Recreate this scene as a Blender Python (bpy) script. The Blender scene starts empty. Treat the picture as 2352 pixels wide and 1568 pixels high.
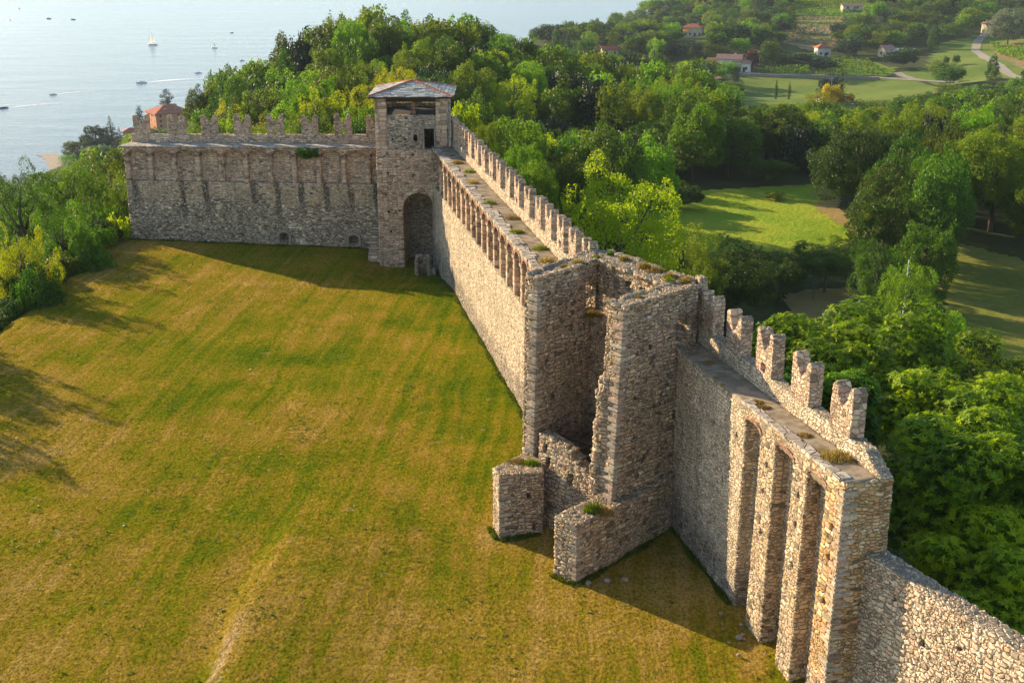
import bpy, bmesh, math, random
import numpy as np
from mathutils import Vector, Matrix
R = math.radians
scene = bpy.context.scene
COL = scene.collection
rnd = random.Random(7)

# ------------------------------------------------------------------ camera, sky, sun
CAMH, PITCH, FPX = 30.0, 19.0, 2800.0
cd = bpy.data.cameras.new('camera'); cam = bpy.data.objects.new('camera', cd); COL.objects.link(cam)
cam.location = (0, 0, CAMH); cam.rotation_euler = (R(90-PITCH), 0, 0)
cd.sensor_width = 36; cd.lens = 36*FPX/2352; cd.clip_end = 30000; cd.clip_start = 0.5
scene.camera = cam
SUN_AZ = math.atan2(-.785, .62)      # direction towards the sun, clockwise from +Y
SUN_EL = R(18.6)
w = bpy.data.worlds.new('World'); scene.world = w; w.use_nodes = True
nt = w.node_tree; bgn = nt.nodes['Background']
sky = nt.nodes.new('ShaderNodeTexSky'); sky.sky_type = 'NISHITA'; sky.sun_disc = False
sky.sun_elevation = SUN_EL; sky.sun_rotation = SUN_AZ; sky.air_density = 1.0; sky.dust_density = 0.4; sky.altitude = 300
nt.links.new(sky.outputs[0], bgn.inputs[0]); bgn.inputs[1].default_value = 0.118
sd = bpy.data.lights.new('sun', 'SUN'); sun = bpy.data.objects.new('sun', sd); COL.objects.link(sun)
sd.energy = 5.0; sd.angle = R(0.6); sd.color = (1.0, .785, .50)
sv = Vector((math.sin(SUN_AZ)*math.cos(SUN_EL), math.cos(SUN_AZ)*math.cos(SUN_EL), math.sin(SUN_EL)))
sun.rotation_euler = sv.to_track_quat('Z', 'Y').to_euler(); sun.location = (-60, 60, 60)
scene.view_settings.view_transform = 'Standard'; scene.view_settings.look = 'None'
scene.view_settings.exposure = 1.24
scene.render.engine = 'CYCLES'
try: scene.cycles.volume_bounces = 0; scene.cycles.max_bounces = 6; scene.cycles.transparent_max_bounces = 8
except Exception: pass

# ------------------------------------------------------------------ camera helpers (for laying out points only)
_th = R(PITCH)
_F = np.array([0, math.cos(_th), -math.sin(_th)]); _U = np.array([0, math.sin(_th), math.cos(_th)])
def ray(u, v): return _F+np.array([1, 0, 0])*((u-1176)/FPX)+_U*((784-v)/FPX)
def GZ(u, v, z=0.0):
    r = ray(u, v); t = (z-CAMH)/r[2]; return Vector((t*r[0], t*r[1], z))
def GY(u, v, y):
    r = ray(u, v); t = y/r[1]; return Vector((t*r[0], y, CAMH+t*r[2]))
def proj(p):
    d = np.array([p[0], p[1], p[2]-CAMH]); wv = d@_F
    return 1176+FPX*d[0]/wv, 784-FPX*(d@_U)/wv, wv

# ------------------------------------------------------------------ object helpers
def tag(o, label=None, cat=None, group=None, kind=None):
    if label: o['label'] = label
    if cat: o['category'] = cat
    if group: o['group'] = group
    if kind: o['kind'] = kind
    return o
def empty(name, loc=(0, 0, 0), rz=0, scale=1, **k):
    o = bpy.data.objects.new(name, None); COL.objects.link(o); o.location = loc
    o.rotation_euler = (0, 0, rz); o.scale = (scale,)*3; o.empty_display_size = .5
    return tag(o, **k)
def link(name, me, mat=None, parent=None, **k):
    o = bpy.data.objects.new(name, me); COL.objects.link(o)
    if mat is not None:
        me.materials.clear(); me.materials.append(mat)
    if parent is not None: o.parent = parent
    return tag(o, **k)
def copy_tree(o, parent=None):
    c = o.copy(); COL.objects.link(c)
    if parent is not None: c.parent = parent
    for ch in list(o.children): copy_tree(ch, c)
    return c
class MB:
    """collects closed shapes in one mesh"""
    def __init__(s): s.v = []; s.f = []; s.mi = []
    def add(s, vs, fs, mi=0):
        b = len(s.v); s.v += [tuple(p) for p in vs]; s.f += [tuple(i+b for i in f) for f in fs]; s.mi += [mi]*len(fs)
    def prism(s, pts, z0, z1, mi=0):
        """pts: footprint ccw; z0,z1 numbers or per-vertex lists"""
        n = len(pts)
        a = sum(pts[i][0]*pts[(i+1) % n][1]-pts[(i+1) % n][0]*pts[i][1] for i in range(n))
        z0 = z0 if isinstance(z0, (list, tuple)) else [z0]*n; z1 = z1 if isinstance(z1, (list, tuple)) else [z1]*n
        if a < 0: pts = pts[::-1]; z0 = list(z0)[::-1]; z1 = list(z1)[::-1]
        vs = [(p[0], p[1], z0[i]) for i, p in enumerate(pts)]+[(p[0], p[1], z1[i]) for i, p in enumerate(pts)]
        s.add(vs, [tuple(range(n-1, -1, -1)), tuple(range(n, 2*n))]+[(i, (i+1) % n, n+(i+1) % n, n+i) for i in range(n)], mi)
    def taper(s, lo, hi, z0, z1, mi=0):
        """prism whose top footprint differs from the bottom one"""
        n = len(lo)
        a = sum(lo[i][0]*lo[(i+1) % n][1]-lo[(i+1) % n][0]*lo[i][1] for i in range(n))
        z1 = z1 if isinstance(z1, (list, tuple)) else [z1]*n
        if a < 0: lo = lo[::-1]; hi = hi[::-1]; z1 = list(z1)[::-1]
        vs = [(p[0], p[1], z0) for p in lo]+[(p[0], p[1], z1[i]) for i, p in enumerate(hi)]
        s.add(vs, [tuple(range(n-1, -1, -1)), tuple(range(n, 2*n))]+[(i, (i+1) % n, n+(i+1) % n, n+i) for i in range(n)], mi)
    def box(s, c, d, rz=0, mi=0):
        co, si = math.cos(rz), math.sin(rz); hx, hy = d[0]/2, d[1]/2
        pts = [(c[0]+x*co-y*si, c[1]+x*si+y*co) for x, y in ((-hx, -hy), (hx, -hy), (hx, hy), (-hx, hy))]
        s.prism(pts, c[2]-d[2]/2, c[2]+d[2]/2, mi)
    def tube(s, pts, rads, n=6, mi=0):
        vs = []; fs = []; pts = [Vector(p) for p in pts]
        for i, p in enumerate(pts):
            d = (pts[min(i+1, len(pts)-1)]-pts[max(i-1, 0)]).normalized()
            a = d.cross(Vector((0, 0, 1)) if abs(d.z) < .95 else Vector((1, 0, 0))).normalized(); b = a.cross(d)
            for k in range(n):
                t = 2*math.pi*k/n; vs.append(p+(a*math.cos(t)+b*math.sin(t))*rads[i])
        for i in range(len(pts)-1):
            for k in range(n):
                fs.append((i*n+k, i*n+(k+1) % n, (i+1)*n+(k+1) % n, (i+1)*n+k))
        fs.append(tuple(range(n-1, -1, -1))); fs.append(tuple((len(pts)-1)*n+k for k in range(n)))
        s.add(vs, fs, mi)
    def mesh(s, name='mesh', smooth=False):
        me = bpy.data.meshes.new(name); me.from_pydata(s.v, [], s.f)
        if any(s.mi): me.polygons.foreach_set('material_index', s.mi)
        if smooth: me.polygons.foreach_set('use_smooth', [True]*len(me.polygons))
        me.update(); return me
    def build(s, name, mat, parent=None, smooth=False, **k):
        return link(name, s.mesh(name, smooth), mat, parent, **k)

def stonework(name, solid, cut, voxel, mat, parent=None, late=False, **k):
    """union of closed shapes minus cutters, voxel-remeshed into one skin of rough masonry"""
    o = bpy.data.objects.new(name, solid.mesh(name)); COL.objects.link(o)
    tmp = []
    m = o.modifiers.new('r', 'REMESH'); m.mode = 'VOXEL'; m.voxel_size = voxel; m.use_smooth_shade = True
    if cut is not None and cut.v and late:
        c = bpy.data.objects.new('cut', cut.mesh('cut')); COL.objects.link(c); tmp.append(c)
        b = o.modifiers.new('b', 'BOOLEAN'); b.operation = 'DIFFERENCE'; b.object = c; b.solver = 'EXACT'
    elif cut is not None and cut.v:
        # cut on a remeshed union: union first through a coarse exact boolean with itself
        o.modifiers.remove(m)
        c = bpy.data.objects.new('cut', cut.mesh('cut')); COL.objects.link(c); tmp.append(c)
        b = o.modifiers.new('b', 'BOOLEAN'); b.operation = 'DIFFERENCE'; b.object = c; b.solver = 'EXACT'; b.use_self = True
        m = o.modifiers.new('r', 'REMESH'); m.mode = 'VOXEL'; m.voxel_size = voxel; m.use_smooth_shade = True
    bpy.context.view_layer.update()
    dg = bpy.context.evaluated_depsgraph_get()
    me = bpy.data.meshes.new_from_object(o.evaluated_get(dg))
    o.modifiers.clear(); o.data = me; me.name = name
    for c in tmp: bpy.data.objects.remove(c)
    me.materials.clear(); me.materials.append(mat)
    ar_ = np.empty(len(me.polygons), 'f'); me.polygons.foreach_get('area', ar_); me.polygons.foreach_set('use_smooth', ar_ < 3*voxel*voxel)
    if parent is not None: o.parent = parent
    return tag(o, **k)
# ------------------------------------------------------------------ materials
class NT:
    def __init__(s, name):
        s.m = bpy.data.materials.new(name); s.m.use_nodes = True; s.t = s.m.node_tree; s.t.nodes.clear()
        s.out = s.t.nodes.new('ShaderNodeOutputMaterial')
    def n(s, typ, **k):
        nd = s.t.nodes.new(typ)
        for a, b in k.items():
            if a.startswith('i_'):
                key = a[2:]; key = int(key) if key.isdigit() else key.replace('_', ' ')
                s.set(nd.inputs[key], b)
            else: setattr(nd, a, b)
        return nd
    def set(s, sock, v):
        if isinstance(v, bpy.types.NodeSocket): s.t.links.new(v, sock)
        else: sock.default_value = v
    def math(s, op, a, b=0.0, c=None, clamp=False):
        nd = s.t.nodes.new('ShaderNodeMath'); nd.operation = op; nd.use_clamp = clamp
        s.set(nd.inputs[0], a); s.set(nd.inputs[1], b)
        if c is not None: s.set(nd.inputs[2], c)
        return nd.outputs[0]
    def mix(s, f, a, b, mode='MIX'):
        nd = s.t.nodes.new('ShaderNodeMix'); nd.data_type = 'RGBA'; nd.blend_type = mode
        s.set(nd.inputs[0], f); s.set(nd.inputs[6], c4(a)); s.set(nd.inputs[7], c4(b)); return nd.outputs[2]
    def step(s, v, a, b):
        nd = s.t.nodes.new('ShaderNodeMapRange'); nd.interpolation_type = 'SMOOTHSTEP'
        s.set(nd.inputs[0], v); s.set(nd.inputs[1], a); s.set(nd.inputs[2], b); nd.inputs[3].default_value = 0; nd.inputs[4].default_value = 1
        return nd.outputs[0]
    def ramp(s, f, stops, interp='LINEAR'):
        nd = s.t.nodes.new('ShaderNodeValToRGB'); cr = nd.color_ramp; cr.interpolation = interp
        while len(cr.elements) > 1: cr.elements.remove(cr.elements[-1])
        cr.elements[0].position = stops[0][0]; cr.elements[0].color = c4(stops[0][1])
        for p, c in stops[1:]:
            e = cr.elements.new(p); e.color = c4(c)
        s.set(nd.inputs[0], f); return nd.outputs[0]
    def pos(s): return s.t.nodes.new('ShaderNodeNewGeometry').outputs['Position']
    def scale(s, vec, sc):
        nd = s.t.nodes.new('ShaderNodeVectorMath'); nd.operation = 'MULTIPLY'; s.set(nd.inputs[0], vec); nd.inputs[1].default_value = sc; return nd.outputs[0]
    def addv(s, a, b):
        nd = s.t.nodes.new('ShaderNodeVectorMath'); nd.operation = 'ADD'; s.set(nd.inputs[0], a); s.set(nd.inputs[1], b); return nd.outputs[0]
    def noise(s, vec, scale, detail=3, rough=.5, out=0):
        nd = s.t.nodes.new('ShaderNodeTexNoise'); s.set(nd.inputs['Vector'], vec); nd.inputs['Scale'].default_value = scale
        nd.inputs['Detail'].default_value = detail; nd.inputs['Roughness'].default_value = rough; return nd.outputs[out]
    def xyz(s, vec):
        nd = s.t.nodes.new('ShaderNodeSeparateXYZ'); s.set(nd.inputs[0], vec); return nd.outputs
    def bsdf(s, col, rough=.8, spec=.2, normal=None, **k):
        b = s.t.nodes.new('ShaderNodeBsdfPrincipled'); s.set(b.inputs['Base Color'], c4(col)); s.set(b.inputs['Roughness'], rough)
        s.set(b.inputs['Specular IOR Level'], spec)
        if normal is not None: s.t.links.new(normal, b.inputs['Normal'])
        for a, v in k.items(): s.set(b.inputs[a.replace('_', ' ')], v)
        s.t.links.new(b.outputs[0], s.out.inputs[0]); return b
    def bump(s, h, strength=.5, dist=.05):
        nd = s.t.nodes.new('ShaderNodeBump'); s.set(nd.inputs['Height'], h); nd.inputs['Strength'].default_value = strength; nd.inputs['Distance'].default_value = dist; return nd.outputs[0]
def c4(c):
    if isinstance(c, bpy.types.NodeSocket): return c
    return (c[0], c[1], c[2], 1.0) if len(c) == 3 else c

WARM = [(0, (.10, .085, .07)), (.10, (.20, .17, .13)), (.24, (.36, .29, .21)), (.40, (.46, .38, .28)), (.52, (.44, .30, .23)), (.62, (.50, .41, .30)), (.74, (.34, .30, .25)), (.84, (.56, .48, .37)), (.93, (.44, .30, .13)), (1, (.70, .64, .54))]
GREY = [(0, (.08, .075, .07)), (.16, (.17, .155, .14)), (.34, (.28, .255, .22)), (.5, (.38, .34, .28)), (.62, (.22, .20, .17)), (.74, (.48, .43, .36)), (.86, (.27, .18, .14)), (1, (.5, .47, .42))]
DARKP = [(0, (.08, .07, .06)), (.22, (.18, .155, .125)), (.42, (.28, .235, .185)), (.58, (.38, .29, .20)), (.7, (.46, .40, .31)), (.84, (.62, .55, .45)), (.93, (.22, .185, .145)), (1, (.74, .69, .60))]
PINK = [(0, (.16, .13, .11)), (.2, (.36, .28, .22)), (.45, (.46, .33, .27)), (.65, (.50, .41, .31)), (.85, (.50, .36, .30)), (1, (.62, .54, .45))]
YELL = [(0, (.14, .10, .07)), (.2, (.36, .25, .13)), (.45, (.46, .32, .15)), (.6, (.42, .23, .14)), (.8, (.52, .42, .26)), (1, (.60, .52, .40))]
def stone(name, size=(.34, .34, .18), pal=WARM, pal2=None, split=None, mortar=(.20, .175, .14), disp=.05, gap=.055, dark=.3, streaks=None, regular=False, light=1.0, topz=None):
    """rubble masonry: one cell per stone, colour per stone, recessed joints"""
    s = NT(name); P = s.pos()
    wob = s.n('ShaderNodeVectorMath', operation='SCALE'); s.set(wob.inputs[0], s.noise(P, .9, 2, out=1)); wob.inputs['Scale'].default_value = .14 if not regular else .06
    Pw = s.addv(P, wob.outputs[0])
    def cells(size, rr=.9):
        V = s.scale(Pw, tuple(1/x for x in size))
        a = s.n('ShaderNodeTexVoronoi', feature='F1', distance='MINKOWSKI'); s.set(a.inputs['Vector'], V); a.inputs['Scale'].default_value = 1; a.inputs['Randomness'].default_value = rr; a.inputs['Exponent'].default_value = 7
        b = s.n('ShaderNodeTexVoronoi', feature='F2', distance='MINKOWSKI'); s.set(b.inputs['Vector'], V); b.inputs['Scale'].default_value = 1; b.inputs['Randomness'].default_value = rr; b.inputs['Exponent'].default_value = 7
        return a.outputs['Color'], s.math('MULTIPLY', s.math('SUBTRACT', b.outputs['Distance'], a.outputs['Distance']), .5)
    C, D = cells(size, .55 if regular else .74)
    big = s.noise(P, .35, 3, .6); fine = s.noise(P, 14, 4, .6)
    if not regular:
        C2, D2 = cells((size[0]*.62, size[1]*.62, size[2]*.66)); pm = s.step(s.noise(P, .55, 2, .5), .50, .53)
        mx = s.n('ShaderNodeMix', data_type='RGBA'); s.set(mx.inputs[0], pm); s.set(mx.inputs[6], C); s.set(mx.inputs[7], C2); C = mx.outputs[2]
        mf = s.n('ShaderNodeMix', data_type='FLOAT'); s.set(mf.inputs[0], pm); s.set(mf.inputs[2], D); s.set(mf.inputs[3], D2); D = mf.outputs[0]
    cx = s.xyz(C)
    key = s.math('ADD', s.math('MULTIPLY', cx[0], .95), s.math('MULTIPLY', s.math('SUBTRACT', big, .45), .35), clamp=True)
    col = s.ramp(key, pal)
    if pal2:
        col2 = s.ramp(key, pal2)
        z = s.xyz(P)[2]
        f = s.step(s.math('ADD', z, s.math('MULTIPLY', big, 3.0)), split+1.9, split+1.1)
        col = s.mix(f, col, col2)
    if streaks: col = s.mix(streaks(s, P), col, (.035, .033, .03))
    col = s.mix(.35, col, s.ramp(fine, [(.25, (.25, .25, .25)), (.75, (.75, .75, .75))]), 'OVERLAY')
    # lichen and soot blotches
    bl = s.step(s.noise(P, 1.6, 5, .65), .56, .70)
    col = s.mix(s.math('MULTIPLY', bl, dark), col, (.075, .068, .058))
    vs = s.math('MULTIPLY', s.step(s.noise(s.scale(P, (1.3, 1.3, .10)), 1.0, 4, .65), .53, .68), s.step(s.noise(P, 3.5, 4, .6), .35, .6))
    col = s.mix(s.math('MULTIPLY', vs, .5), col, (.085, .075, .062))
    g = s.n('ShaderNodeNewGeometry'); nz = s.xyz(g.outputs['Normal'])[2]
    top = s.step(nz, .7, .93); m = s.step(D, 0.0, gap); mort = s.mix(s.noise(P, 3, 3), mortar, (mortar[0]*.45, mortar[1]*.43, mortar[2]*.4))
    col = s.mix(m, mort, col)
    col = s.mix(top, col, s.ramp(s.noise(P, 5, 4), [(.3, (.13, .115, .09)), (.5, (.20, .175, .135)), (.7, (.29, .25, .19))]))
    m2 = s.step(D, gap*.2, gap*2.4)
    col = s.mix(1.0, col, (light*1.10, light*1.02, light*.90), 'MULTIPLY')
    hgt = s.math('ADD', s.math('MULTIPLY', m2, .7), s.math('ADD', s.math('MULTIPLY', cx[1], .45), s.math('MULTIPLY', fine, .22)))
    s.bsdf(col, .9, .15, s.bump(s.math('ADD', s.math('MULTIPLY', m2, .5), s.math('MULTIPLY', fine, .7)), .55, .04))
    if disp:
        d = s.n('ShaderNodeDisplacement'); s.set(d.inputs['Height'], hgt); d.inputs['Midlevel'].default_value = .75; d.inputs['Scale'].default_value = disp
        s.t.links.new(d.outputs[0], s.out.inputs['Displacement']); s.m.displacement_method = 'BOTH'
    return s.m
def brick(name='old_brick'):
    s = NT(name); P = s.pos(); V = s.scale(P, (1/.16, 1/.16, 1/.075))
    a = s.n('ShaderNodeTexVoronoi', feature='F1'); s.set(a.inputs['Vector'], V); a.inputs['Scale'].default_value = 1
    b = s.n('ShaderNodeTexVoronoi', feature='DISTANCE_TO_EDGE'); s.set(b.inputs['Vector'], V); b.inputs['Scale'].default_value = 1
    col = s.ramp(s.xyz(a.outputs['Color'])[0], [(0, (.13, .07, .05)), (.4, (.26, .12, .075)), (.7, (.34, .19, .12)), (1, (.44, .32, .22))])
    col = s.mix(s.step(s.noise(P, 2, 4), .5, .68), col, (.10, .07, .055))
    m = s.step(b.outputs['Distance'], 0, .08); col = s.mix(m, (.24, .19, .15), col)
    s.bsdf(col, .9, .1, s.bump(m, .6, .02)); return s.m
def plain(name, col, rough=.8, spec=.2, var=.25, sc=3, bump=0, metallic=0):
    s = NT(name); P = s.pos(); nz = s.noise(P, sc, 4, .6)
    c = s.mix(var, col, s.mix(1, col, s.ramp(nz, [(.3, (.35, .35, .35)), (.7, (1.25, 1.25, 1.25))]), 'MULTIPLY'))
    s.bsdf(c, rough, spec, s.bump(nz, .4, bump) if bump else None, Metallic=metallic); return s.m
def streak_fn(ox, oy, ex, ey, period, off):
    def f(s, P):
        x, y, z = s.xyz(P)[:3]
        q = s.math('ADD', s.math('MULTIPLY', s.math('SUBTRACT', x, ox), ex), s.math('MULTIPLY', s.math('SUBTRACT', y, oy), ey))
        q = s.math('ADD', q, s.math('MULTIPLY', s.noise(P, .8, 2), .5))
        q = s.math('ADD', q, s.math('MULTIPLY', s.math('SUBTRACT', 6.3, z), -.06))
        k = s.math('DIVIDE', s.math('SUBTRACT', q, off), period)
        fr = s.math('ABSOLUTE', s.math('SUBTRACT', s.math('FRACT', k), .5))
        wn = s.n('ShaderNodeTexWhiteNoise', noise_dimensions='1D'); s.set(wn.inputs['W'], s.math('FLOOR', k))
        band = s.step(fr, .16, .07)
        hz = s.math('MULTIPLY', s.step(z, 6.5, 6.2), s.step(z, s.math('SUBTRACT', 5.6, s.math('MULTIPLY', wn.outputs[0], 5.5)), s.math('SUBTRACT', 6.3, s.math('MULTIPLY', wn.outputs[0], 2.0))))
        return s.math('MULTIPLY', s.math('MULTIPLY', band, hz), s.math('MULTIPLY', s.step(wn.outputs[0], .1, .6), s.math('MULTIPLY', s.step(s.noise(P, 5, 4), .3, .55), .95)))
    return f
PALE = [(0, (.22, .19, .15)), (.15, (.42, .36, .28)), (.35, (.56, .49, .39)), (.5, (.48, .42, .34)), (.65, (.62, .55, .45)), (.8, (.50, .38, .29)), (.9, (.36, .33, .29)), (1, (.70, .64, .55))]
M = {}
M['rub'] = stone('warm_rubble_stone', (.36, .36, .19))
M['rub_small'] = stone('pale_rubble_stone', (.32, .32, .17), PALE, GREY, 1.6, disp=.05, dark=.12)
M['rub_left'] = stone('left_wall_stone', (.42, .42, .2), PINK, None, disp=.05, dark=.15, light=1.2)
M['rub_left_low'] = stone('left_wall_lower_stone', (.34, .34, .16), WARM, DARKP, 4.3, disp=.045, dark=.15, light=1.2, streaks=streak_fn(-38.2, 118.7, .987, -.161, 2.45, -.1))
M['tower'] = stone('tower_stone', (.42, .42, .23), PINK, disp=.045, dark=.15, light=1.1)
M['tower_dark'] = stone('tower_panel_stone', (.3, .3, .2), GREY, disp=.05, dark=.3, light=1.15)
M['quoin'] = stone('dressed_stone', (.7, .7, .36), PINK, disp=.035, dark=.2, regular=True, gap=.035)
M['ruin'] = stone('ruin_stone', (.40, .40, .2), [(0, (.10, .085, .07)), (.14, (.26, .21, .165)), (.32, (.40, .33, .25)), (.46, (.44, .30, .235)), (.6, (.42, .36, .28)), (.74, (.30, .265, .225)), (.86, (.50, .38, .22)), (.94, (.60, .54, .45)), (1, (.16, .14, .12))], disp=.07, dark=.25, mortar=(.12, .10, .08), gap=.06)
M['pier'] = stone('warm_pier_stone', (.40, .40, .2), YELL, GREY, 1.5, mortar=(.2, .18, .15), disp=.05, dark=.2)
M['low'] = stone('boundary_rubble', (.30, .30, .2), [(0, (.22, .18, .15)), (.25, (.42, .36, .29)), (.5, (.55, .48, .40)), (.7, (.60, .52, .44)), (.85, (.50, .34, .25)), (1, (.66, .61, .54))], disp=.085, dark=.1, gap=.06, light=1.05)
M['merlon'] = stone('merlon_stone', (.40, .40, .24), PINK, disp=.035, dark=.5)
M['brick'] = brick()
M['wood'] = plain('dark_timber', (.045, .032, .022), .8, .2, .5, 8)
M['void'] = plain('dark_plaster', (.05, .042, .035), .95, .05)  # near-black plaster colour, assigned to no object
M['plaster'] = plain('grey_plaster', (.30, .25, .20), .9, .1, .6, 2.5, .03)
def flags():
    s = NT('walkway_flags'); P = s.pos(); V = s.scale(P, (1/.75, 1/.55, 1/.5))
    a = s.n('ShaderNodeTexVoronoi', feature='F1'); s.set(a.inputs['Vector'], V); a.inputs['Scale'].default_value = 1
    b = s.n('ShaderNodeTexVoronoi', feature='DISTANCE_TO_EDGE'); s.set(b.inputs['Vector'], V); b.inputs['Scale'].default_value = 1
    col = s.ramp(s.xyz(a.outputs['Color'])[0], [(0, (.30, .25, .20)), (.5, (.42, .36, .29)), (1, (.50, .44, .37))])
    nz = s.noise(P, 3, 5, .65); col = s.mix(s.step(nz, .5, .7), col, (.12, .105, .08))
    m = s.step(b.outputs['Distance'], .0, .05); col = s.mix(m, (.06, .05, .035), col)
    s.bsdf(col, .9, .1, s.bump(s.math('ADD', m, s.math('MULTIPLY', nz, .6)), .6, .03)); return s.m
M['flags'] = flags()
def gravel():
    s = NT('walkway_gravel'); P = s.pos(); a = s.noise(P, 1.3, 5, .6); b = s.noise(P, 30, 3, .7)
    col = s.mix(s.step(a, .40, .62), (.19, .155, .11), (.31, .25, .18))
    col = s.mix(s.step(s.noise(P, .7, 3), .55, .68), col, (.16, .12, .045))
    col = s.mix(.6, col, s.ramp(b, [(.3, (.25, .25, .25)), (.7, (.8, .8, .8))]), 'OVERLAY')
    s.bsdf(col, .95, .05, s.bump(s.math('ADD', b, a), .6, .03)); return s.m
M['gravel'] = gravel()
def slate():
    s = NT('roof_slate'); P = s.pos(); oi = s.n('ShaderNodeObjectInfo')
    at = s.n('ShaderNodeAttribute', attribute_name='tint'); f = at.outputs['Fac']
    col = s.ramp(s.math('ADD', s.math('MULTIPLY', f, .8), s.math('MULTIPLY', s.noise(P, 3, 4), .3)), [(0, (.12, .125, .12)), (.4, (.24, .24, .22)), (.7, (.36, .35, .31)), (1, (.48, .47, .43))])
    s.bsdf(col, .65, .35, s.bump(s.noise(P, 9, 4), .4, .02)); return s.m
M['slate'] = slate()
# ------------------------------------------------------------------ castle
class Frame:
    def __init__(s, ox, oy, ex, ey):
        l = math.hypot(ex, ey); s.o = (ox, oy); s.e = (ex/l, ey/l); s.n = (s.e[1], -s.e[0])   # n: towards the courtyard when walking left->right / far->near
    def p(s, a, t): return (s.o[0]+s.e[0]*a+s.n[0]*t, s.o[1]+s.e[1]*a+s.n[1]*t)
    def q(s, a0, a1, t0, t1): return [s.p(a0, t0), s.p(a1, t0), s.p(a1, t1), s.p(a0, t1)]
    def ang(s): return math.atan2(s.e[1], s.e[0])
def blk(mb, fr, a0, a1, t0, t1, z0, z1, mi=0):
    z = z1
    if isinstance(z1, (tuple, list)): z = [z1[0], z1[1], z1[1], z1[0]]
    mb.prism(fr.q(a0, a1, t0, t1), z0, z, mi)
def prof(mb, fr, pts, t0, t1, mi=0):
    """closed profile (a,z) extruded across the wall from t0 to t1 (t0<t1)"""
    n = len(pts); ar = sum(pts[i][0]*pts[(i+1) % n][1]-pts[(i+1) % n][0]*pts[i][1] for i in range(n))
    if ar < 0: pts = pts[::-1]
    vs = [(*fr.p(a, t1), z) for a, z in pts]+[(*fr.p(a, t0), z) for a, z in pts]
    # n side first; orientation verified through normals recalculation below
    mb.add(vs, [tuple(range(n)), tuple(range(2*n-1, n-1, -1))]+[(i, n+i, n+(i+1) % n, (i+1) % n) for i in range(n)], mi)
def arcpts(a0, a1, zs, rise, n=9):
    c = (a0+a1)/2; hw = (a1-a0)/2
    return [(c-hw*math.cos(math.pi*k/n), zs+rise*math.sin(math.pi*k/n)) for k in range(n+1)]
def spandrel(mb, fr, a0, a1, zs, rise, zt, t0, t1):
    """block with an arched underside between a0 and a1; split in strips so every piece is convex"""
    ap = arcpts(a0, a1, zs, rise, 8)
    for (x0, y0), (x1, y1) in zip(ap[:-1], ap[1:]):
        z = zt if not isinstance(zt, (tuple, list)) else min(zt)
        prof(mb, fr, [(x0, y0), (x1, y1), (x1, z), (x0, z)], t0, t1)
def brick_ring(fr, a0, a1, zs, rise, th, t0, t1, parent):
    mb = MB(); inn = arcpts(a0, a1, zs, rise, 12); out = arcpts(a0-th, a1+th, zs, rise+th, 12)
    n = len(inn)
    for i in range(n-1):
        prof(mb, fr, [inn[i], inn[i+1], out[i+1], out[i]], t0, t1)
    return mb.build('brick_arch', M['brick'], parent)

def merlon_mesh(var, width=1.62, h=2.1, th=.5, voxel=.08):
    W = width; r = random.Random(var)
    j = lambda: r.uniform(-.13, .09)
    m = MB(); F0 = Frame(0, 0, 1, 0)
    v = .50+r.uniform(-.03, .03)
    prof(m, F0, [(0, 0), (W, 0), (W, h*.56), (0, h*.56)], -th, 0)
    prof(m, F0, [(0, h*.5), (W*.5+.02, h*.5), (W*.5+.02, h*v), (W*.31, h*.72), (W*.20+j()*.5, h*.97+j()), (W*.12, h*1.0+j()), (0, h*.93+j())], -th, 0)
    prof(m, F0, [(W*.5-.02, h*.5), (W, h*.5), (W, h*.93+j()), (W*.88, h*1.0+j()), (W*.80+j()*.5, h*.97+j()), (W*.69, h*.72), (W*.5-.02, h*v)], -th, 0)
    c = None
    if var % 3 == 2:
        c = MB(); prof(c, F0, [(W*.36, .12), (W*.62, .12), (W*.62, .55), (W*.36, .55)], -th-.3, .3)
    o = stonework('merlon', m, c, voxel, M['merlon']); me = o.data; bpy.data.objects.remove(o); return me
MER = [merlon_mesh(i) for i in range(5)]
MERF = [merlon_mesh(10+i, voxel=.09) for i in range(5)]
def merlons(fr, parent, places, t, z, meshes, sx=1.0, sy=1.0):
    for i, a in enumerate(places):
        o = bpy.data.objects.new('merlon', meshes[i % len(meshes)]); COL.objects.link(o); o.parent = parent
        x, y = fr.p(a, t); zz = z(a) if callable(z) else z
        o.location = (x, y, zz-.08); o.rotation_euler = (0, 0, fr.ang()); o.scale = (sx*rnd.uniform(.96, 1.04), sy, rnd.uniform(.95, 1.03))
# local +Y of a merlon points away from the courtyard; its thickness runs from y=0 to y=+th
def fix_normals(o):
    bm = bmesh.new(); bm.from_mesh(o.data); bmesh.ops.recalc_face_normals(bm, faces=bm.faces); bm.to_mesh(o.data); bm.free()

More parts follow.
